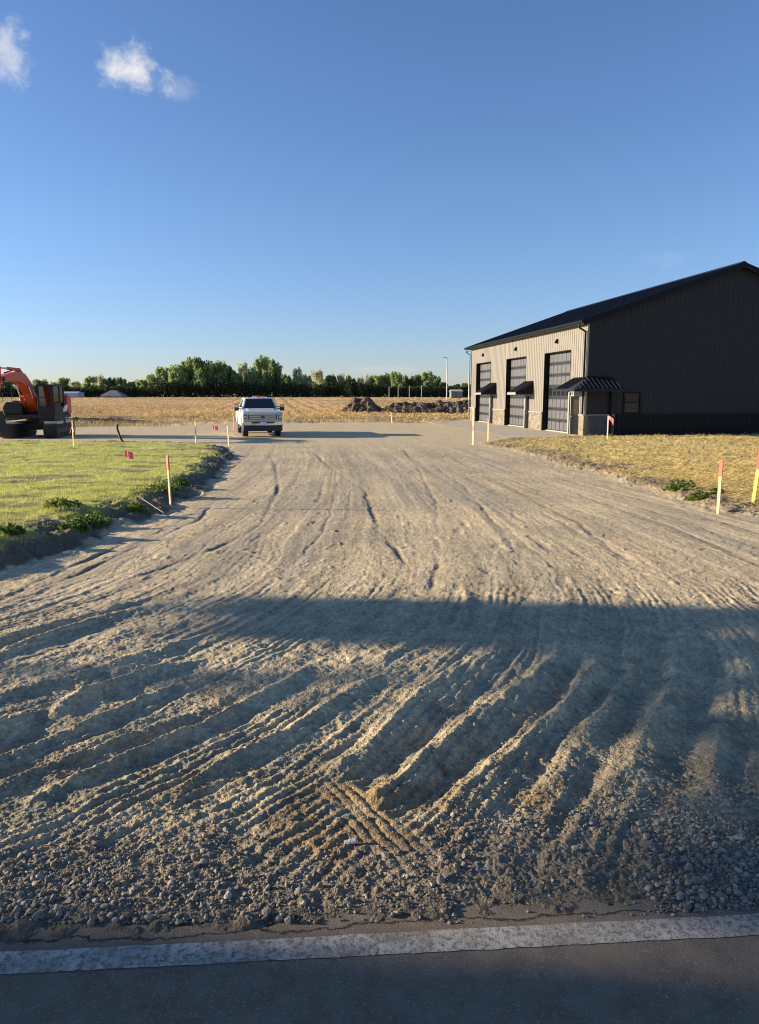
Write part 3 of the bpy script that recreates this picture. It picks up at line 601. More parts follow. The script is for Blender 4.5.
for i, (px, top, w, k) in enumerate(SKY):
    r = random.Random(i)
    place_tree(px, top, 292+r.uniform(-5, 12), w*1.3, k, LB[k], ['dark', 'mid green', 'pale'][k]+' '+TG, i)
    # a second rank behind, lower, closes the gaps
    if px > 0: place_tree(px+r.uniform(4, 10), min(386, top+r.uniform(4, 9)), 312+r.uniform(0, 15), w*1.1, r.choice([0, 1, 1]), None, None, i+100) if False else None
# second rank
for i in range(44):
    r = random.Random(500+i); px = -15+i*11.3+r.uniform(-3, 3); k = r.choice([0, 0, 1, 2])
    top = np.interp(px, [s[0] for s in SKY], [s[1] for s in SKY])+r.uniform(3, 8)
    place_tree(px, top, 318+r.uniform(0, 14), 22, k, LB[k], ['dark', 'mid green', 'pale'][k]+' '+TG, i+100)
for p in protos.values():
    if not p['used']:
        for ch in list(p.children): bpy.data.objects.remove(ch)
        bpy.data.objects.remove(p)
# undergrowth: one dark mass under the trees
n = 42000; px = rng.uniform(-60, 500, n); dist = rng.uniform(284, 300, n)
top = 387+3*fbm(px*.05, px*0, 4, 88)-4*ss(140, 160, px)*ss(372, 355, px)+1.5*fbm(px*.35, px*0, 3, 89)
hmax = (394-top)/750*dist+1.7-base_z(dist); zc = base_z(dist)+hmax*rng.random(n)**.8
p = np.c_[(px-379.5)/750*dist, dist, zc]; a = rng.normal(size=(n, 3)); a /= np.linalg.norm(a, axis=1)[:, None]; b2 = np.cross(a, rng.normal(size=(n, 3))); b2 /= np.linalg.norm(b2, axis=1)[:, None]
s = .42*rng.uniform(.5, 1.3, n)[:, None]; v = np.stack([p-a*s, p-b2*s*.7, p+a*s, p+b2*s*.7], 1).reshape(-1, 3)
o = np_mesh('undergrowth', v, np.arange(4*n).reshape(n, 4), M_leaf, np.repeat(np.array([[.05,.072,.03]])*rng.uniform(.5, 1.5, n)[:, None], 4, 0)); tag(o, 'dense dark undergrowth along the foot of the tree line', 'undergrowth', kind='stuff')

# tall roadside trees west of the drive: their long evening shadows fall across the foreground
M_leaf2 = attr_mat('near_foliage', rough=.6, nscale=2, nvar=.2, bump=0, trans=.25)
def near_tree(x, y, ry, rx, bottom, top, n, label, seed, thr, leaf=.13):
    """bottom and thr are (y offset, value) tables: how low the crown hangs and how open it is from one side to the other"""
    root = empty('roadside_tree', (x, y, gz1(x, y)), 0, label, 'tree', 'roadside trees')
    q = np.random.default_rng(seed)
    p = np.c_[q.uniform(-rx, rx, n), q.uniform(-ry, ry, n), q.uniform(min(b[1] for b in bottom)-.3, top, n)]
    zb = np.interp(p[:, 1], [b[0] for b in bottom], [b[1] for b in bottom])+.12*fbm(p[:, 1]*2, p[:, 0], 3, seed+9)
    th = np.interp(p[:, 1], [b[0] for b in thr], [b[1] for b in thr])
    e = (p[:, 0]/rx)**4+(p[:, 1]/ry)**10+(np.clip(p[:, 2]-(top-3), 0, 9)/3)**2
    f1 = fbm(p[:, 1]*1.6+p[:, 0]*.3, p[:, 2]*1.6+p[:, 0]*.3, 3, seed); keep = (e < 1) & (f1 > th) & (p[:, 2] > zb); p = p[keep]; n = len(p)
    a = q.normal(size=(n, 3)); a /= np.linalg.norm(a, axis=1)[:, None]; b = np.cross(a, q.normal(size=(n, 3))); b /= np.linalg.norm(b, axis=1)[:, None]
    s = leaf*q.uniform(.6, 1.3, n)[:, None]; v = np.stack([p-a*s, p-b*s*.7, p+a*s, p+b*s*.7], 1).reshape(-1, 3)
    np_mesh('crown', v, np.arange(4*n).reshape(n, 4), M_leaf2, np.repeat(np.array([[.06,.09,.02]])*q.uniform(.6, 1.5, n)[:, None], 4, 0), root)
    trunk_mb(top*.9, .16, seed, .12).build('trunk', M_bark, root, smooth=True)
SUN_E, SUN_A = R(13.5), R(6)
near_tree(-26, 6.95, 2.0, .8, [(-2,6.4),(-1.3,6.45),(-1.1,6.55),(.75,6.5),(.95,5.82),(2,5.82)], 11.5, 24000, 'tall leafy roadside tree left of the drive, its crown well above the ground', 5, [(-2,-.4),(-1.3,-.35),(-1.0,-.14),(.7,-.14),(.9,-.4),(2,-.4)])
near_tree(-26, 2.45, 2.32, 1.6, [(-2.4,.8),(2.4,.8)], 11, 34000, 'dense leafy roadside tree nearest the road on the left', 6, [(-2.4,-.5),(2.4,-.5)])

# ------------------------------------------------------------------ lamp poles, posts and sheds far away
M_galv = mat('galvanised_steel', (.42,.43,.44), .5, .5)
def pole(x, y, h, label):
    z = D_ground(y); o = empty('light_pole', (x, y, z), 0, label, 'light pole', 'light poles')
    MB().cyl((0,0,0), (0,0,h), .16, .09, 10).build('pole', M_galv, o, smooth=True)
    MB().tube([(0,0,h-.05), (-.35,0,h+.12), (-.7,0,h+.1)], .06, 8).box(-1.0, -.4, -.16, .16, h-.02, h+.14).build('lamp_head', M_galv, o)
pole(17.7, 200, 11.0, 'grey light pole standing alone left of the building')
pole(23.55, 200, 12.6, 'grey light pole close beside the far corner of the building')
M_white = mat('white_paint', (.75,.74,.70), .6, var=.08)
for i, (px, top) in enumerate([(389,387),(398,387),(409,386),(421,386)]):
    x = (px-379.5)/750*262; z = D_ground(262); h = (394-top)/750*262+1.7-z
    o = MB().cyl((0,0,-.1), (0,0,h), .12, .10, 8).box(-.16, .16, -.16, .16, h, h+.10).build('white_post', mat('weathered_white', (.40,.40,.37), .7), smooth=False); o.location = (x, 262, z)
    tag(o, 'plain white post standing before the far trees, %s' % ['leftmost of the row of four', 'second from the left of four', 'third from the left of four', 'rightmost of the row of four'][i], 'post', 'white posts at the far field edge')
def shed(px, top, wall, w_px, dist, rx_px, label, wc, rc, name, hip=True):
    z = D_ground(dist); x = (px-379.5)/750*dist; w = w_px/750*dist/2; H = (394-top)/750*dist+1.7-z; hw = (394-wall)/750*dist+1.7-z; rr = rx_px/750*dist/2
    o = empty(name, (x, dist, z), 0, label, 'building')
    MB().box(-w, w, -3, 3, 0, hw).build('wall', wc, o)
    MB().hexa([(-w-.3,-3.3,hw+.01), (w+.3,-3.3,hw+.01), (w+.3,3.3,hw+.01), (-w-.3,3.3,hw+.01)], [(-rr,-.3,H), (rr,-.3,H), (rr,.3,H), (-rr,.3,H)]).build('roof', rc, o)
    d = MB(); d.box(-w*.35, -w*.05, -3.04, -3.0, .1, hw*.8).build('door', mat('shed_door', (.12,.12,.12)), o)
shed(75, 391.6, 393.2, 19, 272, 17, 'long low white farm building behind the excavator cab', mat('shed_wall_white', (.42,.45,.50), .6), mat('shed_roof_pale', (.38,.43,.50), .5), 'farm_building')
shed(117, 390.3, 395.6, 20, 272, 5, 'small shed with a tall grey hipped roof under the trees', mat('shed_wall_tan', (.35,.32,.28), .7), mat('shed_roof_grey', (.20,.20,.205), .7), 'shed')
shed(455, 389.6, 391.4, 11, 250, 10, 'tiny pale roofed hut beside the light pole', mat('hut_wall', (.20,.20,.19), .7), mat('hut_roof', (.42,.42,.40), .6), 'hut')

# ------------------------------------------------------------------ the workshop building
def metal_mat(name, col, rough=.45):
    return mat(name, col, rough, .0, var=.06, scale=1.5, bump=.05, bscale=3, spec=.5 if sum(col) > .3 else .16)
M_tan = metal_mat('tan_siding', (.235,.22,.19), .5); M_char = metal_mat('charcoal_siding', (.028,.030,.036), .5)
M_black = metal_mat('black_trim', (.006,.007,.009), .45); M_roof = metal_mat('black_roof_metal', (.018,.021,.028), .42)
M_whitet = mat('pale_trim', (.30,.29,.265), .6, var=.05)
def stone_mat():
    m = bpy.data.materials.new('ledge_stone'); m.use_nodes = True; N = m.node_tree.nodes; K = m.node_tree.links; b = N['Principled BSDF']; b.inputs['Roughness'].default_value = .85
    tc = N.new('ShaderNodeTexCoord'); mp = N.new('ShaderNodeMapping'); mp.inputs['Scale'].default_value = (3, 3, 6.5); K.new(tc.outputs['Object'], mp.inputs[0])
    vo = N.new('ShaderNodeTexVoronoi'); vo.inputs['Scale'].default_value = 1.0; K.new(mp.outputs[0], vo.inputs['Vector'])
    ve = N.new('ShaderNodeTexVoronoi'); ve.feature = 'DISTANCE_TO_EDGE'; K.new(mp.outputs[0], ve.inputs['Vector'])
    r = N.new('ShaderNodeValToRGB'); r.color_ramp.elements[0].color = (.18,.155,.115,1); r.color_ramp.elements[1].color = (.44,.385,.28,1); K.new(vo.outputs['Color'], r.inputs['Fac'])
    e = N.new('ShaderNodeValToRGB'); e.color_ramp.elements[0].position = .02; e.color_ramp.elements[1].position = .09; K.new(ve.outputs['Distance'], e.inputs['Fac'])
    x = N.new('ShaderNodeMix'); x.data_type = 'RGBA'; x.blend_type = 'MULTIPLY'; x.inputs[0].default_value = .7; K.new(r.outputs[0], x.inputs[6]); K.new(e.outputs[0], x.inputs[7]); K.new(x.outputs[2], b.inputs['Base Color'])
    bp = N.new('ShaderNodeBump'); bp.inputs['Distance'].default_value = .05; K.new(ve.outputs['Distance'], bp.inputs['Height']); K.new(bp.outputs[0], b.inputs['Normal']); return m
M_stonew = stone_mat()
M_glass = mat('dark_glass', (.015,.018,.022), .06, var=.1, spec=.8)
M_concrete = mat('concrete', (.42,.39,.34), .85, var=.12, scale=3, bump=.2)
BZ = -.5; LEN = 23.4; WID = 16.5; EAVE = 5.98; SL = .350
bld = empty('workshop_building', (10.87, 40, BZ), R(8.1), 'long metal workshop with tan ribbed front, charcoal gable and black roof', 'building')
def roofz(s): return EAVE+SL*(s if s <= WID/2 else WID-s)
bays = [(2.2, 6.3, .66, 1.98), (9.6, 13.8, 8.65, 9.45), (17.6, 21.7, 16.65, 17.45)]
cuts = [0.0]
for g0, g1, w0, w1 in bays: cuts += [w0, w1, g0, g1]
cuts = sorted(cuts+[LEN]); GH = 4.62; WH = 2.15; SH = 1.12
fw = MB(); sw = MB(); cap = MB()
for a, b_ in zip(cuts[:-1], cuts[1:]):
    bot = SH; 
    for g0, g1, w0, w1 in bays:
        if abs(a-g0) < .01: bot = GH
        if abs(a-w0) < .01: bot = WH
    fw.box(0, .2, a, b_, bot, EAVE)
    if bot == SH:
        MB().box(-.07, .2, a, b_, -.1, SH-.06).build('stone_wainscot', M_stonew, bld); MB().box(-.11, .2, a-.01, b_+.01, SH-.06, SH+.002).build('wainscot_cap', M_whitet, bld)
    t = math.ceil(a/.3)*.3
    while t < b_-.02:
        fw.prism([(0, t-.035), (-.028, t-.014), (-.028, t+.014), (0, t+.035)], bot, EAVE-.02, 'z'); t += .3
fw.build('front_wall', M_tan, bld)
# gable wall facing the road
gw = MB(); W0, W1, WZ0, WZ1 = 2.16, 3.04, 1.12, 2.26
def gseg(a, b_, lo, y0=0., y1=.2):
    gw.prism([(a, lo), (b_, lo), (b_, roofz(b_)-.03), (a, roofz(a)-.03)], y0, y1, 'y')
gseg(.201, W0, 1.15); gseg(W1, WID/2, 1.15); gseg(WID/2, WID-.2, 1.15)
gw.prism([(W0, WZ1), (W1, WZ1), (W1, roofz(W1)-.03), (W0, roofz(W0)-.03)], 0, .2, 'y')
s_ = .24
while s_ < WID-.1:
    lo = WZ1+.12 if W0-.1 < s_ < W1+.1 else 1.17
    gw.add([(s_-.04,0,lo),(s_-.016,-.02,lo),(s_+.016,-.02,lo),(s_+.04,0,lo)]+[(s_+d,yy,roofz(s_+d)-.04) for d, yy in ((-.04,0),(-.016,-.02),(.016,-.02),(.04,0))], [(0,1,2,3),(7,6,5,4),(0,4,5,1),(1,5,6,2),(2,6,7,3),(3,7,4,0)]); s_ += .30
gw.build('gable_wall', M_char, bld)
wn = MB(); wn.box(1.62, WID, -.012, .2, -.1, 1.10)
s_ = 1.8
while s_ < WID-.1: wn.prism([(s_-.04, -.012), (s_-.016, -.04), (s_+.016, -.04), (s_+.04, -.012)], -.1, 1.095, 'z'); s_ += .30
wn.build('gable_wainscot', M_black, bld)
MB().box(1.62, WID, -.06, .1, 1.10, 1.148).build('wainscot_trim', M_black, bld)
MB().box(.2, 1.62, -.075, .2, -.1, SH-.06).build('stone_wainscot', mat('shaded_ledge_stone', (.06,.065,.075), .8, var=.5, scale=4, bump=.8, bscale=6), bld)  # stone and cap round the corner: gable shade put into their darker colours
MB().box(.2, 1.64, -.11, .2, SH-.06, SH+.03).build('wainscot_cap', mat('shaded_cap', (.13,.14,.16)), bld)
MB().box(.05, .26, -.034, -.001, SH+.005, EAVE-.03).build('corner_board', M_char, bld)
MB().box(-.04, .048, -.04, -.001, SH+.005, EAVE-.03).box(-.042, -.001, -.039, .10, SH+.005, EAVE-.03).build('corner_trim', M_tan, bld)
# back and right walls
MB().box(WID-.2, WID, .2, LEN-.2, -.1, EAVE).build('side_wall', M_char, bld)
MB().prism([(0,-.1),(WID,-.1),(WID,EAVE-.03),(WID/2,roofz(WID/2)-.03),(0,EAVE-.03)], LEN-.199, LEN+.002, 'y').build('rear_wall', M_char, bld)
MB().box(.2, WID-.2, .2, LEN-.2, -.1, .05).build('floor_slab', M_concrete, bld)
# roof slabs with standing ribs
ov = .42; rk = .35; th = .14
rf = MB()
for sgn in (0, 1):
    def P(s): return s if not sgn else WID-s
    z0 = EAVE-SL*ov; z1 = roofz(WID/2)
    rf.prism([(P(-ov), z0), (P(WID/2), z1), (P(WID/2), z1+th), (P(-ov), z0+th)], -rk, LEN+rk, 'y')
    t = -rk+.05
    while t < LEN+rk:
        rf.add([(P(-ov+.0), t-.02, z0+th), (P(-ov), t+.02, z0+th), (P(WID/2-.05), t+.02, z1+th-.02), (P(WID/2-.05), t-.02, z1+th-.02),
                (P(-ov+.0), t-.012, z0+th+.03), (P(-ov), t+.012, z0+th+.03), (P(WID/2-.05), t+.012, z1+th+.015), (P(WID/2-.05), t-.012, z1+th+.015)],
               [(3,2,1,0),(4,5,6,7),(0,1,5,4),(1,2,6,5),(2,3,7,6),(3,0,4,7)]); t += .305
rf.build('roof', M_roof, bld)
zr = roofz(WID/2)+th
MB().prism([(WID/2-.28, zr-.075), (WID/2, zr+.045), (WID/2+.28, zr-.075), (WID/2, zr+.075)], -rk-.03, LEN+rk+.03, 'y').build('ridge_cap', M_roof, bld)
fa = MB()
for sgn in (0, 1):
    def P(s): return s if not sgn else WID-s
    z0 = EAVE-SL*(ov+.02); z1 = roofz(WID/2)
    fa.prism([(P(-ov-.02), z0-.12), (P(WID/2), z1-.12), (P(WID/2), z1+th+.03), (P(-ov-.02), z0+th+.03)], -rk-.035, -rk-.003, 'y')
fa.build('rake_trim', M_black, bld)
z0 = EAVE-SL*ov
MB().prism([(-ov-.12, z0+th-.02), (-ov-.12, z0+.03), (-ov-.01, z0-.01), (-ov-.005, z0+th-.01)], -rk-.02, LEN+rk, 'y').build('gutter', M_black, bld)
MB().box(-ov, .0, -rk, LEN+rk, z0-.035, z0-.01).build('soffit', M_black, bld)
for t, mm in ((-.0, M_black), (LEN-.10, M_whitet)):
    MB().tube([(-ov-.07, t+.05, z0-.06), (-ov-.07, t+.05, z0-.22), (-.13, t+.05, z0-.42)], .045, 8).box(-.17, -.09, t+.01, t+.09, .1 if t > 1 else SH+.02, z0-.38).build('downspout', mm, bld)
# garage doors
M_door = mat('door_panel_grey', (.018,.021,.027), .45, var=.08, scale=2, spec=.6); M_doorhi = mat('door_panel_highlight', (.115,.118,.122), .35, var=.15, scale=3, spec=.7)  # raised panels coloured lighter to stand for their sun highlights
for g0, g1, w0, w1 in bays:
    rv = MB()
    rv.box(.201, .34, g1-.003, g1+.09, 0, GH+.1).box(.201, .34, g0-.09, g0+.003, 0, GH+.1).box(.201, .34, g0+.003, g1-.003, GH-.003, GH+.1)
    rv.build('door_surround', M_black, bld)
    MB().box(-.02, .201, g1-.03, g1-.001, 0, GH-.001).box(-.02, .201, g0+.001, g0+.03, 0, GH-.001).box(-.02, .201, g0+.031, g1-.031, GH-.04, GH-.001).build('door_casing', M_black, bld)
    db = MB(); n = 7; hh = GH/n
    for i in range(n): db.box(.30, .34, g0+.031, g1-.031, i*hh+.012, (i+1)*hh-.004)
    door = db.build('garage_door', M_door, bld)
    pms = (MB(), MB()); sw_ = (g1-g0-.2)/6
    for i in range(n):
        for j in range(6):
            a = g0+.1+j*sw_+.10; b_ = g0+.1+(j+1)*sw_-.10
            if i == 3:
                MB().box(.292, .299, a-.02, b_+.02, i*hh+.12, (i+1)*hh-.10).build('pane', M_glass, door)
            else: pms[i > 3].hexa([(.299,a-.03,i*hh+.09),(.299,b_+.03,i*hh+.09),(.299,b_+.03,(i+1)*hh-.09),(.299,a-.03,(i+1)*hh-.09)], [(.275,a,i*hh+.13),(.275,b_,i*hh+.13),(.275,b_,(i+1)*hh-.13),(.275,a,(i+1)*hh-.13)])
    for pm in pms: pm.build('raised_panels', M_doorhi, door)
    MB().box(.25, .298, (g0+g1)/2-.1, (g0+g1)/2+.1, .55, .58).build('handle', M_black, door)
    # walk door
    fr = MB(); fr.box(-.03, .16, w0-.002, w0+.07, 0, WH).box(-.03, .16, w1-.07, w1+.002, 0, WH).box(-.03, .16, w0+.071, w1-.071, WH-.07, WH); fr.build('walk_door_frame', M_whitet, bld)
    wd = MB().box(.06, .11, w0+.072, w1-.072, .02, WH-.072).build('walk_door', M_black, bld)
    MB().box(.048, .059, w0+.2, w1-.2, 1.1, WH-.25).build('pane', M_glass, wd)
    MB().cyl((.055, w1-.14, .98), (.0, w1-.14, .98), .02, n=8).box(-.012, .002, w1-.25, w1-.12, .965, .995).build('handle', M_galv, wd)
    # white post between walk door and garage door
    MB().box(-.09, -.072, g0-.20, g0-.035, -.1, 2.3).build('jamb_trim', M_whitet, bld)
    lt = MB().box(-.09, -.001, (g0+g1)/2-.09, (g0+g1)/2+.09, 5.12, 5.32).prism([(-.16, 5.08), (-.001, 5.08), (-.001, 5.30), (-.08, 5.30), (-.16, 5.17)], (g0+g1)/2-.08, (g0+g1)/2+.08, 'y').build('wall_light', M_black, bld)
# awnings over the two farther walk doors
for t0, t1 in ((8.1, 9.8), (16.1, 17.8)):
    aw = MB(); pr = 1.15
    aw.prism([(0, 3.02), (-pr, 2.32), (-pr, 2.20), (0, 2.88)], t0, t1, 'y')
    t = t0+.05
    while t < t1: aw.prism([(-.02, 3.04), (-pr+.01, 2.35), (-pr+.01, 2.32), (-.02, 3.0)], t-.02, t+.02, 'y'); t += .3
    a = aw.build('awning', M_roof, bld)
    MB().prism([(-.001, 2.87), (-pr+.03, 2.19), (-.001, 2.19)], t0+.02, t0+.06, 'y').prism([(-.001, 2.87), (-pr+.03, 2.19), (-.001, 2.19)], t1-.06, t1-.02, 'y').build('bracket', M_black, a)
    MB().box(-pr-.025, -pr-.002, t0, t1, 2.16, 2.30).build('fascia', M_whitet, a)
# wrap-round canopy at the near corner (hipped)
aw = MB(); pr = 1.10; zt, ze = 3.05, 2.45; tL, sR = 1.75, 1.38
A0 = (0, tL, zt); A1 = (0, 0, zt); A2 = (sR-.1, 0, zt); E0 = (-pr, tL, ze); E1 = (-pr, -pr, ze); E2 = (sR+.25, -pr, ze)
dn = lambda p: (p[0], p[1], p[2]-.12)
P8 = [A0, A1, A2, E2, E1, E0]; aw.add(P8+[dn(p) for p in P8], [(0,1,4,5),(1,2,3,4),(6,11,10,7),(7,10,9,8),(5,4,10,11),(4,3,9,10),(3,2,8,9),(0,5,11,6)])
a = aw.build('corner_awning', M_roof, bld)
rb = MB(); s_ = -pr+.15
M_rib = metal_mat('awning_rib', (.022,.024,.03), .5)
while s_ < sR+.2:
    k = max(0., min(1., -s_/pr)); y1 = -.02-pr*k*1.0 if s_ < 0 else -.02; zz = zt-(zt-ze)*(k if s_ < 0 else 0)
    rb.hexa([(s_-.03,-pr+.01,ze+.004),(s_+.03,-pr+.01,ze+.004),(s_+.03,y1,zz+.004),(s_-.03,y1,zz+.004)], [(s_-.02,-pr+.01,ze+.05),(s_+.02,-pr+.01,ze+.05),(s_+.02,y1,zz+.05),(s_-.02,y1,zz+.05)]); s_ += .24
t = .1
while t < tL: rb.hexa([(-pr+.01,t-.03,ze+.004),(-pr+.01,t+.03,ze+.004),(-.02,t+.03,zt+.004),(-.02,t-.03,zt+.004)], [(-pr+.01,t-.02,ze+.05),(-pr+.01,t+.02,ze+.05),(-.02,t+.02,zt+.05),(-.02,t-.02,zt+.05)]); t += .24
rb.build('rib', M_rib, a)
MB().box(-.0, sR-.1, -.05, -.031, zt-.01, zt+.09).build('flashing', M_black, a)
MB().box(sR-.06, sR+.04, -.16, -.05, 0, 2.75).build('awning_post', M_black, bld)
# gable window
wf = MB(); wf.box(W0-.06, W0+.02, -.05, .12, WZ0+.05, WZ1+.06).box(W1-.02, W1+.06, -.05, .12, WZ0+.05, WZ1+.06).box(W0+.021, W1-.021, -.05, .12, WZ1-.02, WZ1+.06).box(W0+.021, W1-.021, -.05, .12, WZ0+.04, WZ0+.12).box(W0+.021, W1-.021, -.04, .1, 1.72, 1.78)
wf = wf.build('window', M_black, bld)
MB().box(W0+.021, W1-.021, .02, .04, 1.78, WZ1-.02).build('pane', mat('pane_reflection_brown', (.055,.042,.030), .4, spec=.2), wf)  # upper pane: brown reflection painted into its colour
MB().box(W0+.021, W1-.021, .02, .04, WZ0+.12, 1.72).build('pane', M_glass, wf)
# apron slab
o = MB().prism([(-4.2,1.2),(-.3,.6),(-.3,23.8),(-4.2,23.8)], -.06, .003, 'z').build('concrete_apron', mat('apron_concrete', (.45,.40,.32), .9, var=.12, scale=1.5, bump=.3)); o.location = (10.87,40,BZ); o.rotation_euler = (0,0,R(8.1)); tag(o, kind='structure')

# ------------------------------------------------------------------ pickup truck (front towards local -Y)
M_paint = mat('white_truck_paint', (.66,.66,.66), .22, var=.015, scale=1, spec=.6)
M_chrome = mat('chrome', (.62,.63,.65), .16, .9, var=.05); M_tyre = mat('tyre_rubber', (.018,.018,.018), .85); M_plast = mat('dark_plastic', (.02,.02,.022), .5)
M_lens = mat('headlamp_lens', (.55,.58,.62), .08, .2, spec=.9); M_amber = mat('amber_lens', (.8,.25,.05), .3)
tk = empty('pickup_truck', (-5.95, 38.6, 0), R(14), 'white crew cab pickup truck parked nose to camera on the gravel drive', 'pickup truck'); tk.location.z = gz1(-5.95, 38.6); tk.scale = (1.03,)*3
# body side profile with arches (y: front 0 -> rear 6.2)
def arch(yc, r, z, n=9): return [(yc+r*math.cos(math.pi-math.pi*i/n), z+r*math.sin(math.pi*i/n)*1.0) for i in range(n+1)]
prof = [(.16,.60)]+arch(1.10,.50,.56)+[(1.75,.50),(4.4,.50)]+arch(5.0,.50,.56)+[(6.15,.62),(6.2,1.40),(4.3,1.42),(4.25,1.40),(1.62,1.36),(.9,1.33),(.30,1.26),(.17,1.16)]
body = MB(); body.prism(prof, -.98, .98, 'x').build('body', M_paint, tk, bevel=.05, seg=3, smooth=True)
MB().hexa([(-.80,.35,1.262),(.80,.35,1.262),(.84,1.60,1.352),(-.84,1.60,1.352)], [(-.62,.50,1.315),(.62,.50,1.315),(.68,1.60,1.415),(-.68,1.60,1.415)]).build('hood', M_paint, tk, bevel=.02)
MB().box(-.80, .80, .45, 6.0, .42, .60).build('chassis', M_plast, tk)
MB().box(-.78, .78, 4.36, 6.12, 1.38, 1.435).build('bed_cover', M_plast, tk)
# cab
cb = MB(); cb.hexa([(-.93,1.58,1.35),(.93,1.58,1.35),(.93,4.22,1.37),(-.93,4.22,1.37)], [(-.74,2.28,1.93),(.74,2.28,1.93),(.74,4.02,1.95),(-.74,4.02,1.95)])
cab = cb.build('cab', M_paint, tk, bevel=.06, seg=3, smooth=True)
def lerp(a, b, t): return tuple(a[i]+(b[i]-a[i])*t for i in range(3))
def quad_on(c, u0, u1, v0, v1, off):   # c: bl, br, tr, tl
    bl, br, tr, tl = [Vector(q) for q in c]; nrm = (br-bl).cross(tl-bl).normalized()*off
    f = lambda u, v: (bl*(1-u)*(1-v)+br*u*(1-v)+tr*u*v+tl*(1-u)*v)+nrm
    g = lambda u, v: f(u, v)-nrm*1.6
    return [f(u0,v0), f(u1,v0), f(u1,v1), f(u0,v1)], [g(u0,v0), g(u1,v0), g(u1,v1), g(u0,v1)]
M_wind = mat('windscreen_glass', (.02,.024,.03), .05, spec=.9)
a, b_ = quad_on([(-.93,1.58,1.35),(.93,1.58,1.35),(.74,2.28,1.93),(-.74,2.28,1.93)], .06, .94, .10, .90, .012); MB().hexa(b_, a).build('windscreen', M_wind, tk)
wp = MB(); wp.tube([(-.5,1.66,1.43),(-.05,1.74,1.50)], .01, 6).tube([(.1,1.66,1.43),(.6,1.74,1.50)], .01, 6); wp.build('wiper', M_plast, tk)
for sx in (-1, 1):
    c = [(sx*.93,1.58,1.35),(sx*.93,4.22,1.37),(sx*.74,4.02,1.95),(sx*.74,2.28,1.93)]
    if sx > 0: pass
    else: c = [c[1], c[0], c[3], c[2]]
    rngs = [(.14,.46),(.50,.82)] if sx > 0 else [(.54,.86),(.18,.50)]
    for (u0, u1) in rngs:
        a, b_ = quad_on(c, u0, u1, .16, .86, .010); MB().hexa(b_, a).build('side_window', M_wind, tk)
    for y0, y1 in ((1.72,2.95),(2.97,4.15)):
        d = MB().box(sx*.978, sx*.990, y0, y1, .62, 1.34).build('door', M_paint, tk, bevel=.006)
        MB().box(sx*.990, sx*1.02, y1-.30, y1-.10, 1.14, 1.18).build('handle', M_chrome, d)
    MB().box(sx*.90, sx*1.03, 1.72, 4.2, .40, .46).build('running_board', M_plast, tk)
    mr = MB(); mr.box(sx*1.06, sx*1.28, 1.76, 1.90, 1.28, 1.60).build('mirror', M_plast, tk, bevel=.03)
    mm = [o for o in tk.children if o.name.startswith('mirror')][-1]
    MB().box(sx*1.075, sx*1.265, 1.742, 1.758, 1.46, 1.585).build('mirror_cap', M_paint, mm, bevel=.004)
    MB().tube([(sx*.92,1.95,1.38), (sx*1.1,1.86,1.38)], .025, 6).tube([(sx*.90,1.98,1.48), (sx*1.1,1.86,1.48)], .02, 6).build('mirror_arm', M_plast, mm)
    # headlight: tall C-shaped unit at the corner
    h = MB().box(sx*.70, sx*.955, .125, .20, .86, 1.16).build('headlight', M_plast, tk, bevel=.015)
    MB().box(sx*.715, sx*.765, .112, .124, .88, 1.14).box(sx*.765, sx*.94, .113, .124, .88, .92).box(sx*.765, sx*.94, .113, .124, 1.10, 1.14).box(sx*.80, sx*.92, .108, .124, .95, 1.07).build('lens', M_lens, h)
    MB().box(sx*.915, sx*.952, .112, .124, .93, 1.09).build('turn_lamp', M_amber, h)
    MB().box(sx*.60, sx*.78, .02-.012, .03, .60, .68).build('fog_lamp', M_lens, tk)
    for yc in (1.10, 5.0):
        w = MB().cyl((sx*.68, yc, .40), (sx*.96, yc, .40), .40, n=32).build('wheel', M_tyre, tk, bevel=.04, smooth=True)
        rm = MB().cyl((sx*.955, yc, .40), (sx*.965, yc, .40), .24, n=24)
        for k in range(8):
            t = k*math.pi/4; rm.tube([(sx*.968, yc+.05*math.cos(t), .40+.05*math.sin(t)), (sx*.968, yc+.21*math.cos(t), .40+.21*math.sin(t))], .022, 6)
        rm.build('rim', M_chrome, w)
# grille: surround with two thick bars and an oval badge
gr = MB().box(-.69, .69, .135, .17, .84, 1.17).build('grille', M_plast, tk)
gs = MB()
gs.box(-.69, .69, .112, .134, 1.125, 1.17).box(-.69, .69, .112, .134, .84, .875)
for z in (.95, 1.05): gs.box(-.66, .66, .105, .134, z-.022, z+.022)
gs.build('grille_bar', M_chrome, gr)
n = 20; ov_ = MB(); ov_.prism([(.14*math.cos(6.283*i/n), 1.0+.055*math.sin(6.283*i/n)) for i in range(n)], .088, .104, 'y').build('badge', mat('badge_blue', (.01,.03,.16), .3), gr)
MB().prism([(.155*math.cos(6.283*i/n), 1.0+.066*math.sin(6.283*i/n)) for i in range(n)], .0985, .1045, 'y').build('badge_ring', M_chrome, gr)
bp_ = MB().prism([(-1.0,.30),(-1.0,.10),(-.80,0),(.80,0),(1.0,.10),(1.0,.30)], .58, .80, 'z').build('bumper', M_chrome, tk, bevel=.03, smooth=True)
MB().box(-.96, .96, .02, .34, .31, .575).build('air_dam', M_plast, tk, bevel=.02)
MB().box(-.56, .56, -.012, .004, .69, .76).build('bumper_intake', M_plast, bp_)
MB().box(-.155, .155, -.030, -.014, .62, .77).build('licence_plate', mat('plate_white', (.75,.78,.85), .4), tk)
MB().box(-.90, .90, 6.19, 6.33, .55, .74).build('rear_bumper', M_chrome, tk, bevel=.02)
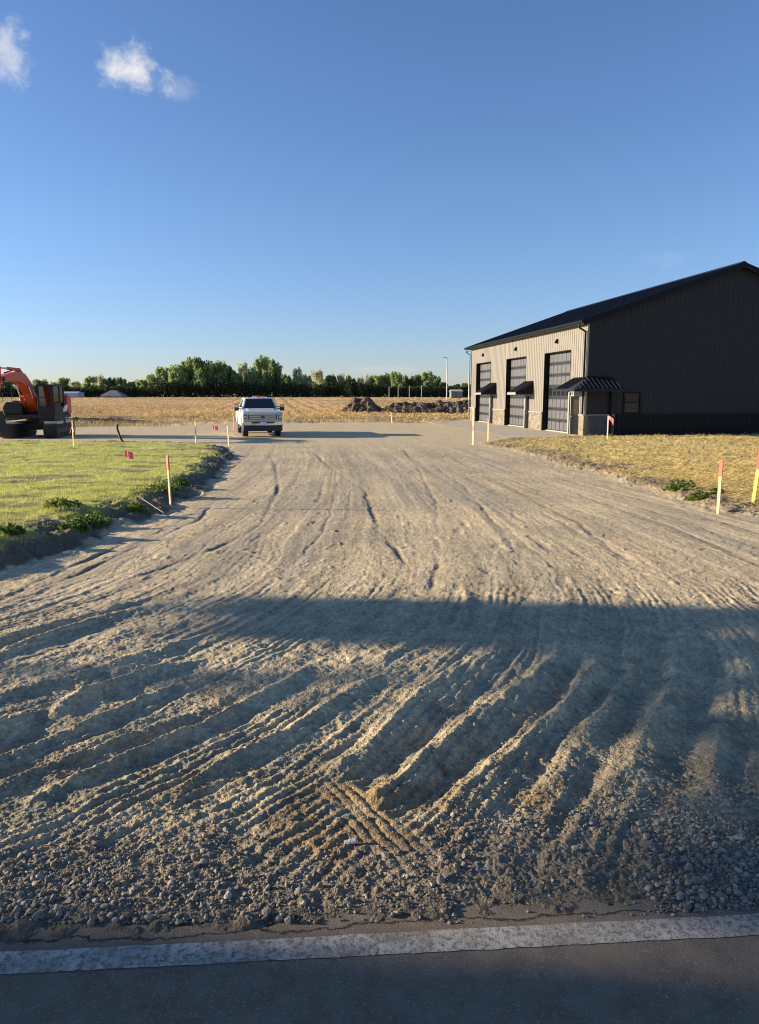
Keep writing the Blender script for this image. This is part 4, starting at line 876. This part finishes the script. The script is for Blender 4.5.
for sx in (-1, 1): MB().box(sx*.80, sx*.97, 6.18, 6.215, .95, 1.30).build('tail_light', M_red, tk)
lb = MB().box(-.30, .30, 2.50, 2.72, 1.965, 2.035).build('light_bar', M_chrome, tk, bevel=.015)
MB().box(-.10, .26, 2.492, 2.60, 1.975, 2.042).build('amber_lens', M_amber, lb)
for dx in (-.5, -.25, 0, .25, .5): MB().box(dx-.035, dx+.035, 2.30, 2.38, 1.935, 1.962).build('marker_lamp', M_amber, tk)

# ------------------------------------------------------------------ excavator (faces local -Y)
M_ex = mat('excavator_orange', (.56,.075,.018), .38, var=.10, scale=3, spec=.5); M_exd = mat('excavator_dark', (.014,.013,.014), .6, var=.3, scale=5)
M_mud = mat('muddy_track', (.045,.038,.032), .9, var=.4, scale=6, bump=.4, bscale=15); M_mudt = mat('sunlit_mud', (.60,.48,.33), .95, var=.2, scale=4); M_rod = mat('piston_chrome', (.7,.7,.7), .15, .9)
ez = gz1(-17.8, 39.5)
ex = empty('excavator', (-17.8, 39.5, -.5), 0, 'orange tracked excavator with black cab and raised boom parked beyond the lawn', 'excavator')
ua = R(8)
def ubox(mb, *a): return mb.box(*a, M=Matrix.Rotation(ua, 4, 'Z'))
for sx in (-1, 1):
    x0, x1 = sorted((sx*.72, sx*1.30)); L = 1.55; rad = .34; zc = .36
    ring = []
    for i in range(12): t = -math.pi/2+math.pi*i/11; ring.append((L+rad*math.cos(t), zc+rad*math.sin(t)))
    for i in range(12): t = math.pi/2+math.pi*i/11; ring.append((-L+rad*math.cos(t), zc+rad*math.sin(t)))
    tr = MB().prism(ring, x0, x1, 'x')
    n = 56; per = []; 
    for i in range(len(ring)):
        a, b_ = Vector(ring[i]), Vector(ring[(i+1) % len(ring)]); d = (b_-a); m_ = max(1, int(d.length/.17))
        for k in range(m_):
            p = a+d*(k+.5)/m_; nn = Vector((d.y, -d.x)).normalized(); per.append((p, nn, d.normalized()))
    for p, nn, d in per:
        q = [p+nn*-.005-d*.045, p+nn*-.005+d*.045, p+nn*.035+d*.03, p+nn*.035-d*.03]; tr.prism([(v.x, v.y) for v in q], x0-.01, x1+.01, 'x')
    t_ = tr.build('track', M_mud, ex); t_.rotation_euler = (0, 0, ua)
    for yy in (-1.5, 1.5): MB().cyl((sx*1.30, yy, zc), (sx*1.335, yy, zc), .24, n=18).build('sprocket', M_ex if yy > 0 else M_exd, t_)
    for k in range(6): MB().cyl((sx*1.30, -1.1+.44*k, .17), (sx*1.325, -1.1+.44*k, .17), .09, n=12).build('roller', M_exd, t_)
    MB().box(sx*1.302, sx*1.32, -1.2, 1.2, .26, .46).build('track_frame', M_exd, t_)
    MB().box(x0-.02, x1+.02, -1.62, 1.5, .70, .84).build('lit_mud_cake', M_mudt, t_)  # mud on the track top, its sunlit look put into the pale colour
uc = MB(); uc.box(-.75, .75, -.7, .7, .38, .70).cyl((0,0,.66), (0,0,.98), .62, n=24); u = uc.build('undercarriage', M_exd, ex); u.rotation_euler = (0, 0, ua)
# upper structure
up = MB().prism([(-1.25,-1.35),(1.30,-1.35),(1.30,.9),(.9,1.5),(-.9,1.5),(-1.25,.9)], .98, 1.16, 'z').build('deck', M_exd, ex, bevel=.02)
MB().prism([(-1.25,.55),(1.30,.55),(1.30,1.05),(.95,1.62),(-.95,1.62),(-1.25,1.05)], 1.161, 2.12, 'z').build('counterweight', M_ex, ex, bevel=.08, smooth=True)
MB().box(-1.24, .40, -.25, .549, 1.161, 1.86).build('engine_cover', M_exd, ex, bevel=.04)
MB().prism([(-1.28,1.162),(-.30,1.162),(-.30,1.60),(-.55,1.80),(-1.15,1.80),(-1.35,1.55)], -.252, -.254-.9, 'y') .build('tank', M_exd, ex, bevel=.06)
MB().tube([(-.8,.3,1.86),(-.8,.3,2.12)], .05, 10).build('exhaust_pipe', M_exd, ex)
hr = MB(); hr.tube([(-1.25,-1.15,1.75),(-1.25,-1.15,2.25),(-1.25,-.2,2.25),(-1.25,-.2,1.86)], .018, 6); hr.build('handrail', M_exd, ex)
cbx0, cbx1, cy0, cy1, cz0, cz1 = .56, 1.38, -1.32, .05, 1.161, 2.68
cb = MB(); pw = .10
cb.box(cbx0, cbx1, cy0, cy1, cz0, cz0+.42).box(cbx0+.01, cbx1-.01, cy0+.02, cy1-.01, .70, cz0-.001)
for xx in (cbx0, cbx1-pw):
    for yy in (cy0, cy1-pw, -.55): cb.box(xx, xx+pw, yy, yy+pw, cz0+.42, cz1-.10)
cb.box(cbx0-.02, cbx1+.02, cy0-.03, cy1+.02, cz1-.10, cz1)
cb.box(cbx0, cbx1, cy0+.001, cy0+pw-.001, 2.02, 2.06)
cabx = cb.build('cab', M_exd, ex, bevel=.015)
M_cabg = bpy.data.materials.new('cab_glass'); M_cabg.use_nodes = True
_n = M_cabg.node_tree.nodes; _l = M_cabg.node_tree.links; _t = _n.new('ShaderNodeBsdfTransparent'); _t.inputs[0].default_value = (.36,.45,.54,1)
_g = _n.new('ShaderNodeBsdfGlossy'); _g.inputs['Roughness'].default_value = .05; _m = _n.new('ShaderNodeMixShader'); _m.inputs[0].default_value = .14
_l.new(_t.outputs[0], _m.inputs[1]); _l.new(_g.outputs[0], _m.inputs[2]); _l.new(_m.outputs[0], _n['Material Output'].inputs['Surface'])
MB().box(cbx0+pw, cbx1-pw, cy0+.02, cy0+.03, cz0+.42, cz1-.10).build('windscreen', M_cabg, cabx)
for yy0, yy1 in ((cy0+pw, -.55), (-.48, cy1-pw)):
    MB().box(cbx1-.04, cbx1-.03, yy0, yy1, cz0+.62 if yy1 < 0 else cz0+.42, cz1-.10).build('side_window', M_cabg, cabx)
    MB().box(cbx0+.03, cbx0+.04, yy0, yy1, cz0+.42, cz1-.10).build('side_window', M_cabg, cabx)
MB().box(cbx0+pw, cbx1-pw, cy1-.04, cy1-.03, cz0+.42, cz1-.10).build('rear_window', M_cabg, cabx)
MB().box(cbx1-.002, cbx1+.014, cy0+.06, -.50, cz0+.05, cz0+.60).build('door', M_exd, cabx)
MB().box(.62, 1.08, -.62, -.15, 1.58, 1.72).box(.62, 1.08, -.22, -.10, 1.72, 2.35).box(.74, .96, -.20, -.11, 2.36, 2.56).build('operator_seat', mat('seat_cloth', (.05,.05,.06)), cabx, bevel=.03)
MB().box(cbx1+.001, cbx1+.018, .40-.0, .54, 1.25, 1.60).build('side_panel', M_ex, ex)
MB().prism([(-.25,1.30),(.20,1.30),(.34,1.52),(.34,1.66),(.02,1.62),(-.25,1.42)], cbx1+.004, cbx1+.016, 'x').build('decal', M_white, ex)
MB().box(.46, .58, cy0-.10, cy0-.03, cz1-.06, cz1+.02).build('work_light', M_lens, ex)
# boom, arm, bucket: profiles in (y forward negative, z)
bx0, bx1 = -.24, .16
def W(p): f, z = -p[-2], p[-1]; f = f if f < 1.2 else 1.2+(f-1.2)*1.16; z = z if z < 1.8 else 1.8+(z-1.8)*.82; return (*p[:-2], -f, z)
def P2(l): return [W((-f, z)) for f, z in l]
boom = MB().prism(P2([(.06,1.18),(.42,1.15),(.86,1.70),(1.15,2.32),(1.62,2.86),(2.30,3.06),(3.30,2.96),(3.55,3.00),(3.52,3.24),(2.95,3.42),(2.10,3.60),(1.50,3.52),(.95,3.02),(.52,2.35),(.16,1.72)]), bx0, bx1, 'x').build('boom', M_ex, ex, bevel=.02)
MB().box(bx0-.16, bx1+.16, -.55, .3, 1.161, 1.34).build('boom_foot', M_exd, ex)
MB().cyl(W((bx0-.05,-3.42,3.12)), W((bx1+.05,-3.42,3.12)), .10, n=14).build('pin', M_exd, boom)
def ram(a, b_, name, parent):
    a, b_ = Vector(W(a)), Vector(W(b_)); c = a+(b_-a)*.58; o = MB().cyl(a, c, .075, n=12).build(name, M_ex, parent, smooth=True); MB().cyl(c, b_, .04, n=10).build('piston_rod', M_rod, o, smooth=True)
ram((bx0-.11,-.62,1.30), (bx0-.11,-1.45,2.75), 'boom_cylinder', ex); ram((bx1+.11,-.62,1.30), (bx1+.11,-1.45,2.75), 'boom_cylinder', ex)
ram(((bx0+bx1)/2,-1.62,3.74), ((bx0+bx1)/2,-3.45,3.78), 'arm_cylinder', ex)
MB().prism(P2([(1.5,3.5),(1.9,3.55),(1.72,3.82),(1.56,3.82)]), -.18, -.04, 'x').build('cylinder_lug', M_ex, boom)
hz = MB(); hz.tube([W(p) for p in [(-.02,-.6,2.4),(-.02,-1.1,3.2),(-.02,-1.5,3.66),(-.02,-2.2,3.70),(-.02,-3.0,3.50)]], .03, 8); hz.build('hydraulic_hose', M_exd, boom)
arm = MB().prism(P2([(3.30,3.85),(3.58,3.88),(3.72,3.30),(3.86,2.2),(3.92,1.25),(3.74,1.22),(3.55,2.2),(3.36,3.0)]), -.24, .02, 'x').build('arm', M_ex, ex, bevel=.02)
ram((-.11,-3.85,3.35), (-.11,-4.15,1.95), 'bucket_cylinder', ex)
bk = MB(); bp2 = [(3.70,1.40),(4.02,1.42),(4.20,1.0),(4.10,.55),(3.70,.22),(3.20,.15),(3.12,.22),(3.45,.60),(3.55,1.05)]
bk.prism(P2(bp2), -.40, .18, 'x')
for k in range(5): bk.prism(P2([(3.16,.17),(3.16,.25),(2.94,.17)]), -.38+k*.12, -.31+k*.12, 'x')
bk.build('bucket', M_exd, ex, bevel=.01)
MB().tube([W((-.11,-4.15,1.95)),W((-.11,-4.02,1.42))], .05, 8).tube([W((-.11,-4.15,1.95)),W((-.11,-3.86,1.75))], .045, 8).build('linkage', M_exd, ex)

# ------------------------------------------------------------------ sky, sun, camera
w = bpy.data.worlds.new('World'); scene.world = w; w.use_nodes = True
N = w.node_tree.nodes; K = w.node_tree.links; bg = N['Background']; bg.inputs['Strength'].default_value = .125
sk = N.new('ShaderNodeTexSky'); sk.sky_type = 'NISHITA'; sk.sun_disc = False; sk.sun_elevation = SUN_E; sk.sun_rotation = R(-84)
sk.altitude = 100; sk.air_density = 1.0; sk.dust_density = .15; sk.ozone_density = 2.2
tc = N.new('ShaderNodeTexCoord')
def cloud(src, az, el, wu, wv, seed, strength, thr=.42, nscale=9.):
    """soft ragged cloud at a compass direction in the sky"""
    c = Vector((math.sin(az)*math.cos(el), math.cos(az)*math.cos(el), math.sin(el))); rt = Vector((math.cos(az), -math.sin(az), 0)); upv = rt.cross(c)
    def dot(v, k):
        d = N.new('ShaderNodeVectorMath'); d.operation = 'DOT_PRODUCT'; K.new(tc.outputs['Generated'], d.inputs[0]); d.inputs[1].default_value = v/k; return d.outputs['Value']
    cm = N.new('ShaderNodeCombineXYZ'); K.new(dot(rt, wu), cm.inputs[0]); K.new(dot(upv, wv), cm.inputs[1]); cm.inputs[2].default_value = 0
    ln = N.new('ShaderNodeVectorMath'); ln.operation = 'LENGTH'; K.new(cm.outputs[0], ln.inputs[0])
    ad = N.new('ShaderNodeVectorMath'); ad.operation = 'ADD'; K.new(tc.outputs['Generated'], ad.inputs[0]); ad.inputs[1].default_value = (seed, seed*.7, -seed)
    ns = N.new('ShaderNodeTexNoise'); ns.inputs['Scale'].default_value = nscale/ max(wu, .01)/9; ns.inputs['Detail'].default_value = 9; ns.inputs['Roughness'].default_value = .62; ns.inputs['Distortion'].default_value = .25
    K.new(ad.outputs[0], ns.inputs['Vector'])
    m1 = N.new('ShaderNodeMath'); m1.operation = 'MULTIPLY_ADD'; K.new(ns.outputs['Fac'], m1.inputs[0]); m1.inputs[1].default_value = 2.6; m1.inputs[2].default_value = -1.3
    m2 = N.new('ShaderNodeMath'); m2.operation = 'SUBTRACT'; K.new(m1.outputs[0], m2.inputs[0]); K.new(ln.outputs['Value'], m2.inputs[1])
    mr = N.new('ShaderNodeMapRange'); mr.interpolation_type = 'SMOOTHSTEP'; mr.inputs[1].default_value = -1.05; mr.inputs[2].default_value = -thr; mr.inputs[3].default_value = 0; mr.inputs[4].default_value = strength
    K.new(m2.outputs[0], mr.inputs[0])
    hem = N.new('ShaderNodeMath'); hem.operation = 'GREATER_THAN'; K.new(dot(c, 1.), hem.inputs[0]); hem.inputs[1].default_value = 0
    mm = N.new('ShaderNodeMath'); mm.operation = 'MULTIPLY'; K.new(mr.outputs[0], mm.inputs[0]); K.new(hem.outputs[0], mm.inputs[1])
    mx = N.new('ShaderNodeMix'); mx.data_type = 'RGBA'; K.new(mm.outputs[0], mx.inputs[0]); K.new(src, mx.inputs[6]); mx.inputs[7].default_value = CLOUD
    return mx.outputs[2]
CLOUD = (7.4, 7.3, 7.1, 1)
wb = N.new('ShaderNodeVectorMath'); wb.operation = 'MULTIPLY'; K.new(sk.outputs[0], wb.inputs[0]); 
sx_ = N.new('ShaderNodeSeparateXYZ'); K.new(tc.outputs['Generated'], sx_.inputs[0]); rp = N.new('ShaderNodeValToRGB'); K.new(sx_.outputs['Z'], rp.inputs['Fac'])
rp.color_ramp.elements[0].color = (.60, .67, 1, 1); rp.color_ramp.elements[0].position = .0; rp.color_ramp.elements[1].color = (.66, .76, 1, 1); rp.color_ramp.elements[1].position = .22
w2_ = N.new('ShaderNodeVectorMath'); w2_.operation = 'SCALE'; K.new(rp.outputs[0], w2_.inputs[0]); w2_.inputs['Scale'].default_value = 1.52; K.new(w2_.outputs[0], wb.inputs[1])
s_ = wb.outputs[0]
def azel(px, py):
    u, v = (px-379.5)/750, (py-512)/750; p = math.atan(118/750); d = Vector((u, math.cos(p)-v*math.sin(p), -math.sin(p)-v*math.cos(p))).normalized(); return math.atan2(d.x, d.y), math.asin(d.z)
s_ = cloud(s_, *azel(135, 70), .041, .029, 3.1, .92, -.15, 13.)
s_ = cloud(s_, *azel(176, 88), .026, .015, 5.2, .16, .0, 12.)
s_ = cloud(s_, *azel(4, 53), .030, .036, 8.4, .60, -.15, 13.)
s_ = cloud(s_, *azel(380, 369), .060, .006, 1.7, .10)
s_ = cloud(s_, *azel(668, 258), .030, .012, 2.9, .05)
K.new(s_, bg.inputs['Color'])
sl = bpy.data.lights.new('sun', 'SUN'); sl.energy = 10.5; sl.angle = R(.6); sl.color = (1, .82, .59)
so = bpy.data.objects.new('sun', sl); C.objects.link(so)
sd = Vector((-math.cos(SUN_A)*math.cos(SUN_E), math.sin(SUN_A)*math.cos(SUN_E), math.sin(SUN_E))); so.rotation_euler = sd.to_track_quat('Z', 'Y').to_euler(); so.location = sd*60
cam = bpy.data.cameras.new('camera'); cam.sensor_fit = 'VERTICAL'; cam.sensor_height = 36; cam.lens = 750/1024*36; cam.clip_end = 5000; cam.clip_start = .05
co = bpy.data.objects.new('camera', cam); C.objects.link(co); co.location = (0, 0, 1.7); co.rotation_euler = (math.pi/2-math.atan(118/750), 0, 0); scene.camera = co
scene.view_settings.view_transform = 'Standard'; scene.view_settings.look = 'None'; scene.view_settings.exposure = 0
scene.cycles.filter_width = 1.05
scene.render.resolution_x = 759; scene.render.resolution_y = 1024
